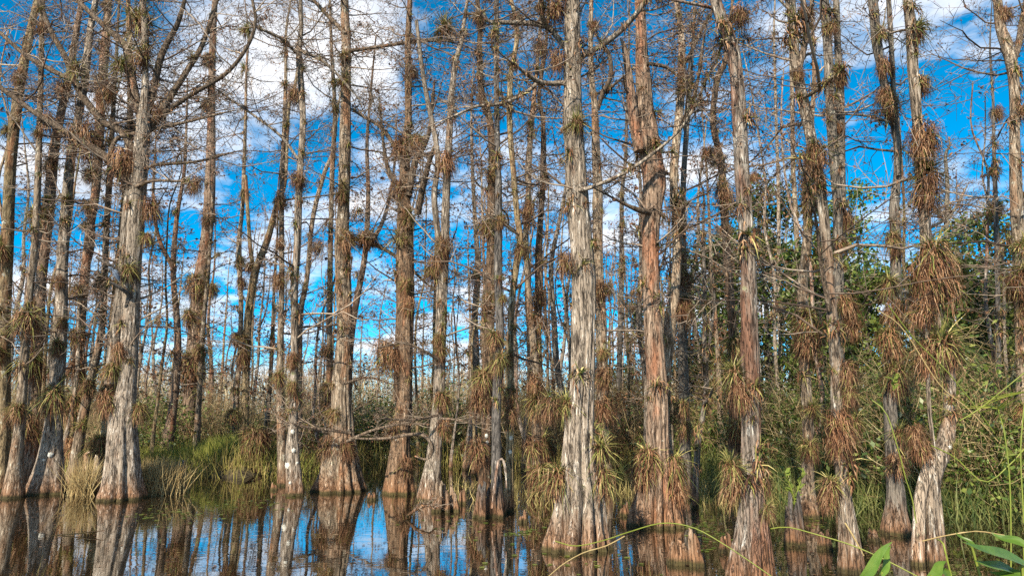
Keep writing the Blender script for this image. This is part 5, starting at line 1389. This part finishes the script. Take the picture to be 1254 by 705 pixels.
def sprig(base, Y, tip_pts, label, n=14, size=0.07, mat=LEAF_LIGHT):
    q = np.array([[*at(x, y, Y), 0.006] for x, y in tip_pts]); q[-1, 3] = .002
    b = q[0, :3].copy(); q[:, :3] -= b
    rng = np.random.default_rng(int(tip_pts[0][0]))
    root = thing('leafy_sprig', b, label, 'plant')
    link('stem', trunk_mesh(q, STEM_GREEN, rng, 6, 0.05, name='stem'), root)
    c = catmull(q, n + 2)[1:, :3]
    for k in range(n):
        a = rng.uniform(0, 6.28)
        f = norm(np.array([math.cos(a), math.sin(a) * .6, .7])); sx = norm(np.cross(f, [0, -.6, 1.0])); up = np.cross(sx, f)
        V, Q = leaf_blade(size * rng.uniform(.7, 1.2), size * .5, rng)
        V = c[k] + V[:, :1] * sx + V[:, 1:2] * f + V[:, 2:] * up
        link('leaf', mesh_from('leaf', [(V, Q, 0)], [mat]), root)


sprig(0, 9.6, [(975, 628), (972, 608), (966, 590), (959, 572)], 'light green leafy sprig growing on the dark rotten stump', 16, 0.13)
sprig(0, 9.6, [(974, 610), (980, 590), (984, 572)], 'short light green sprig leaning right on the dark rotten stump', 8, 0.11)
sprig(0, 8.6, [(1094, 478), (1094, 468), (1096, 460)], 'bright sprig sprouting from the dark collared cypress', 8, 0.11)


def stem_line(pts, Y, r, label, name='sedge_stalk', mat=STEM_GREEN, umbel=None, cat='sedge'):
    q = np.array([[*at(x, y, Y + dy), r] for x, y, dy in pts]); q[-1, 3] = r * .4
    b = q[0, :3].copy(); q[:, :3] -= b
    rng = np.random.default_rng(int(pts[0][0]) + 3)
    if umbel:
        root = thing(name, b, label, cat)
        link('stem', trunk_mesh(q, mat, rng, 6, 0.06, name='stem'), root)
        k = int(umbel)
        a = rng.uniform(0, 6.28, k)
        D = np.column_stack([np.cos(a), np.sin(a), rng.uniform(-.2, 1.0, k)])
        A = walk(np.repeat(q[-1:, :3], k, 0), D, rng.uniform(.12, .32, k), 4, .08, (0, 0, -.06), rng)
        V, Q = blades(A, 0.0035 * np.array([[1, 1, .8, .6, .2]]).repeat(k, 0), norm(np.cross(D, [0.2, 1, .3])))
        link('umbel', mesh_from('umbel', [(V, Q, 0)], [mat], False), root)
        return root
    o = link(name, trunk_mesh(q, mat, rng, 6, 0.06, name=name), None, b)
    return tag(o, label, cat)


stem_line([(680, 662, .6), (705, 668, .5), (740, 661, .3), (770, 651, .15), (812, 658 - 18, 0), (850, 646, -.1), (885, 665, -.2), (920, 688, -.3), (960, 716, -.4)], 5.0, 0.0036, 'yellow-green stem arching over the water below the rust-brown cypress', 'arching_stem', cat='stem')
stem_line([(944, 647, .2), (965, 645, .1), (1000, 654, 0), (1040, 666, -.1), (1080, 683, -.2), (1125, 706, -.3)], 4.6, 0.003, 'yellow-green stem sloping down past the white-stemmed cypress foot', 'arching_stem', cat='stem')
stem_line([(672, 705, .3), (690, 690, .2), (715, 676, .1), (742, 668, 0), (765, 656, 0)], 5.0, 0.0032, 'short pale stem crossing the foot of the tallest pale cypress', 'arching_stem', GRASS_DRY, cat='stem')
stem_line([(1238, 712, 0), (1238, 640, .02), (1236, 580, .03), (1230, 530, .05), (1222, 500, .06)], 4.4, 0.0042, 'tall green sedge with a spray of blades near the right edge', umbel=12)
stem_line([(1254, 640, 0), (1250, 560, .02), (1252, 520, .03), (1256, 480, .05)], 4.2, 0.0035, 'green sedge stalk cut by the right edge', umbel=7)
stem_line([(1218, 530, .1), (1190, 492, .05), (1160, 455, 0), (1120, 415, -.05), (1088, 374, -.1)], 4.4, 0.003, 'long green blade rising left across the S-bent shaggy cypress', 'long_blade')
stem_line([(1222, 540, .1), (1185, 500, .05), (1150, 470, 0), (1105, 402, -.05), (1075, 380, -.1)], 4.6, 0.0025, 'thin straw blade just beneath the long green blade on the right', 'long_blade', GRASS_DRY)
stem_line([(1122, 640, 0), (1117, 610, 0), (1109, 585, 0), (1100, 550, .0), (1085, 505, .05), (1068, 490, .1)], 4.6, 0.0026, 'thin yellow blade curving up left of the S-bent shaggy cypress', 'long_blade')
stem_line([(1130, 662, 0), (1160, 655, .05), (1195, 650, .05), (1230, 655, .1)], 4.4, 0.0028, 'pale stem lying level above the corner leaves on the right', 'long_blade', GRASS_DRY)
stem_line([(1165, 705, 0), (1160, 685, 0), (1155, 665, 0), (1148, 660, .1)], 4.0, 0.005, 'short green stalk with a round leaf below the S-bent cypress', 'long_blade')
stem_line([(1175, 515, .05), (1200, 500, 0), (1225, 480, 0), (1256, 455, -.05)], 4.4, 0.0025, 'thin green blade slanting up to the right edge', 'long_blade')
stem_line([(1258, 545, 0), (1235, 570, 0), (1205, 590, .05), (1170, 560, .1), (1140, 545, .1)], 4.5, 0.0025, 'thin arching blade sagging left from the right edge', 'long_blade')
stem_line([(1035, 640, 0), (1046, 658, 0), (1058, 680, 0)], 6.5, 0.008, 'short fallen stick leaning on the white-stemmed cypress foot', 'fallen_stick', GRASS_DRY, cat='stick')
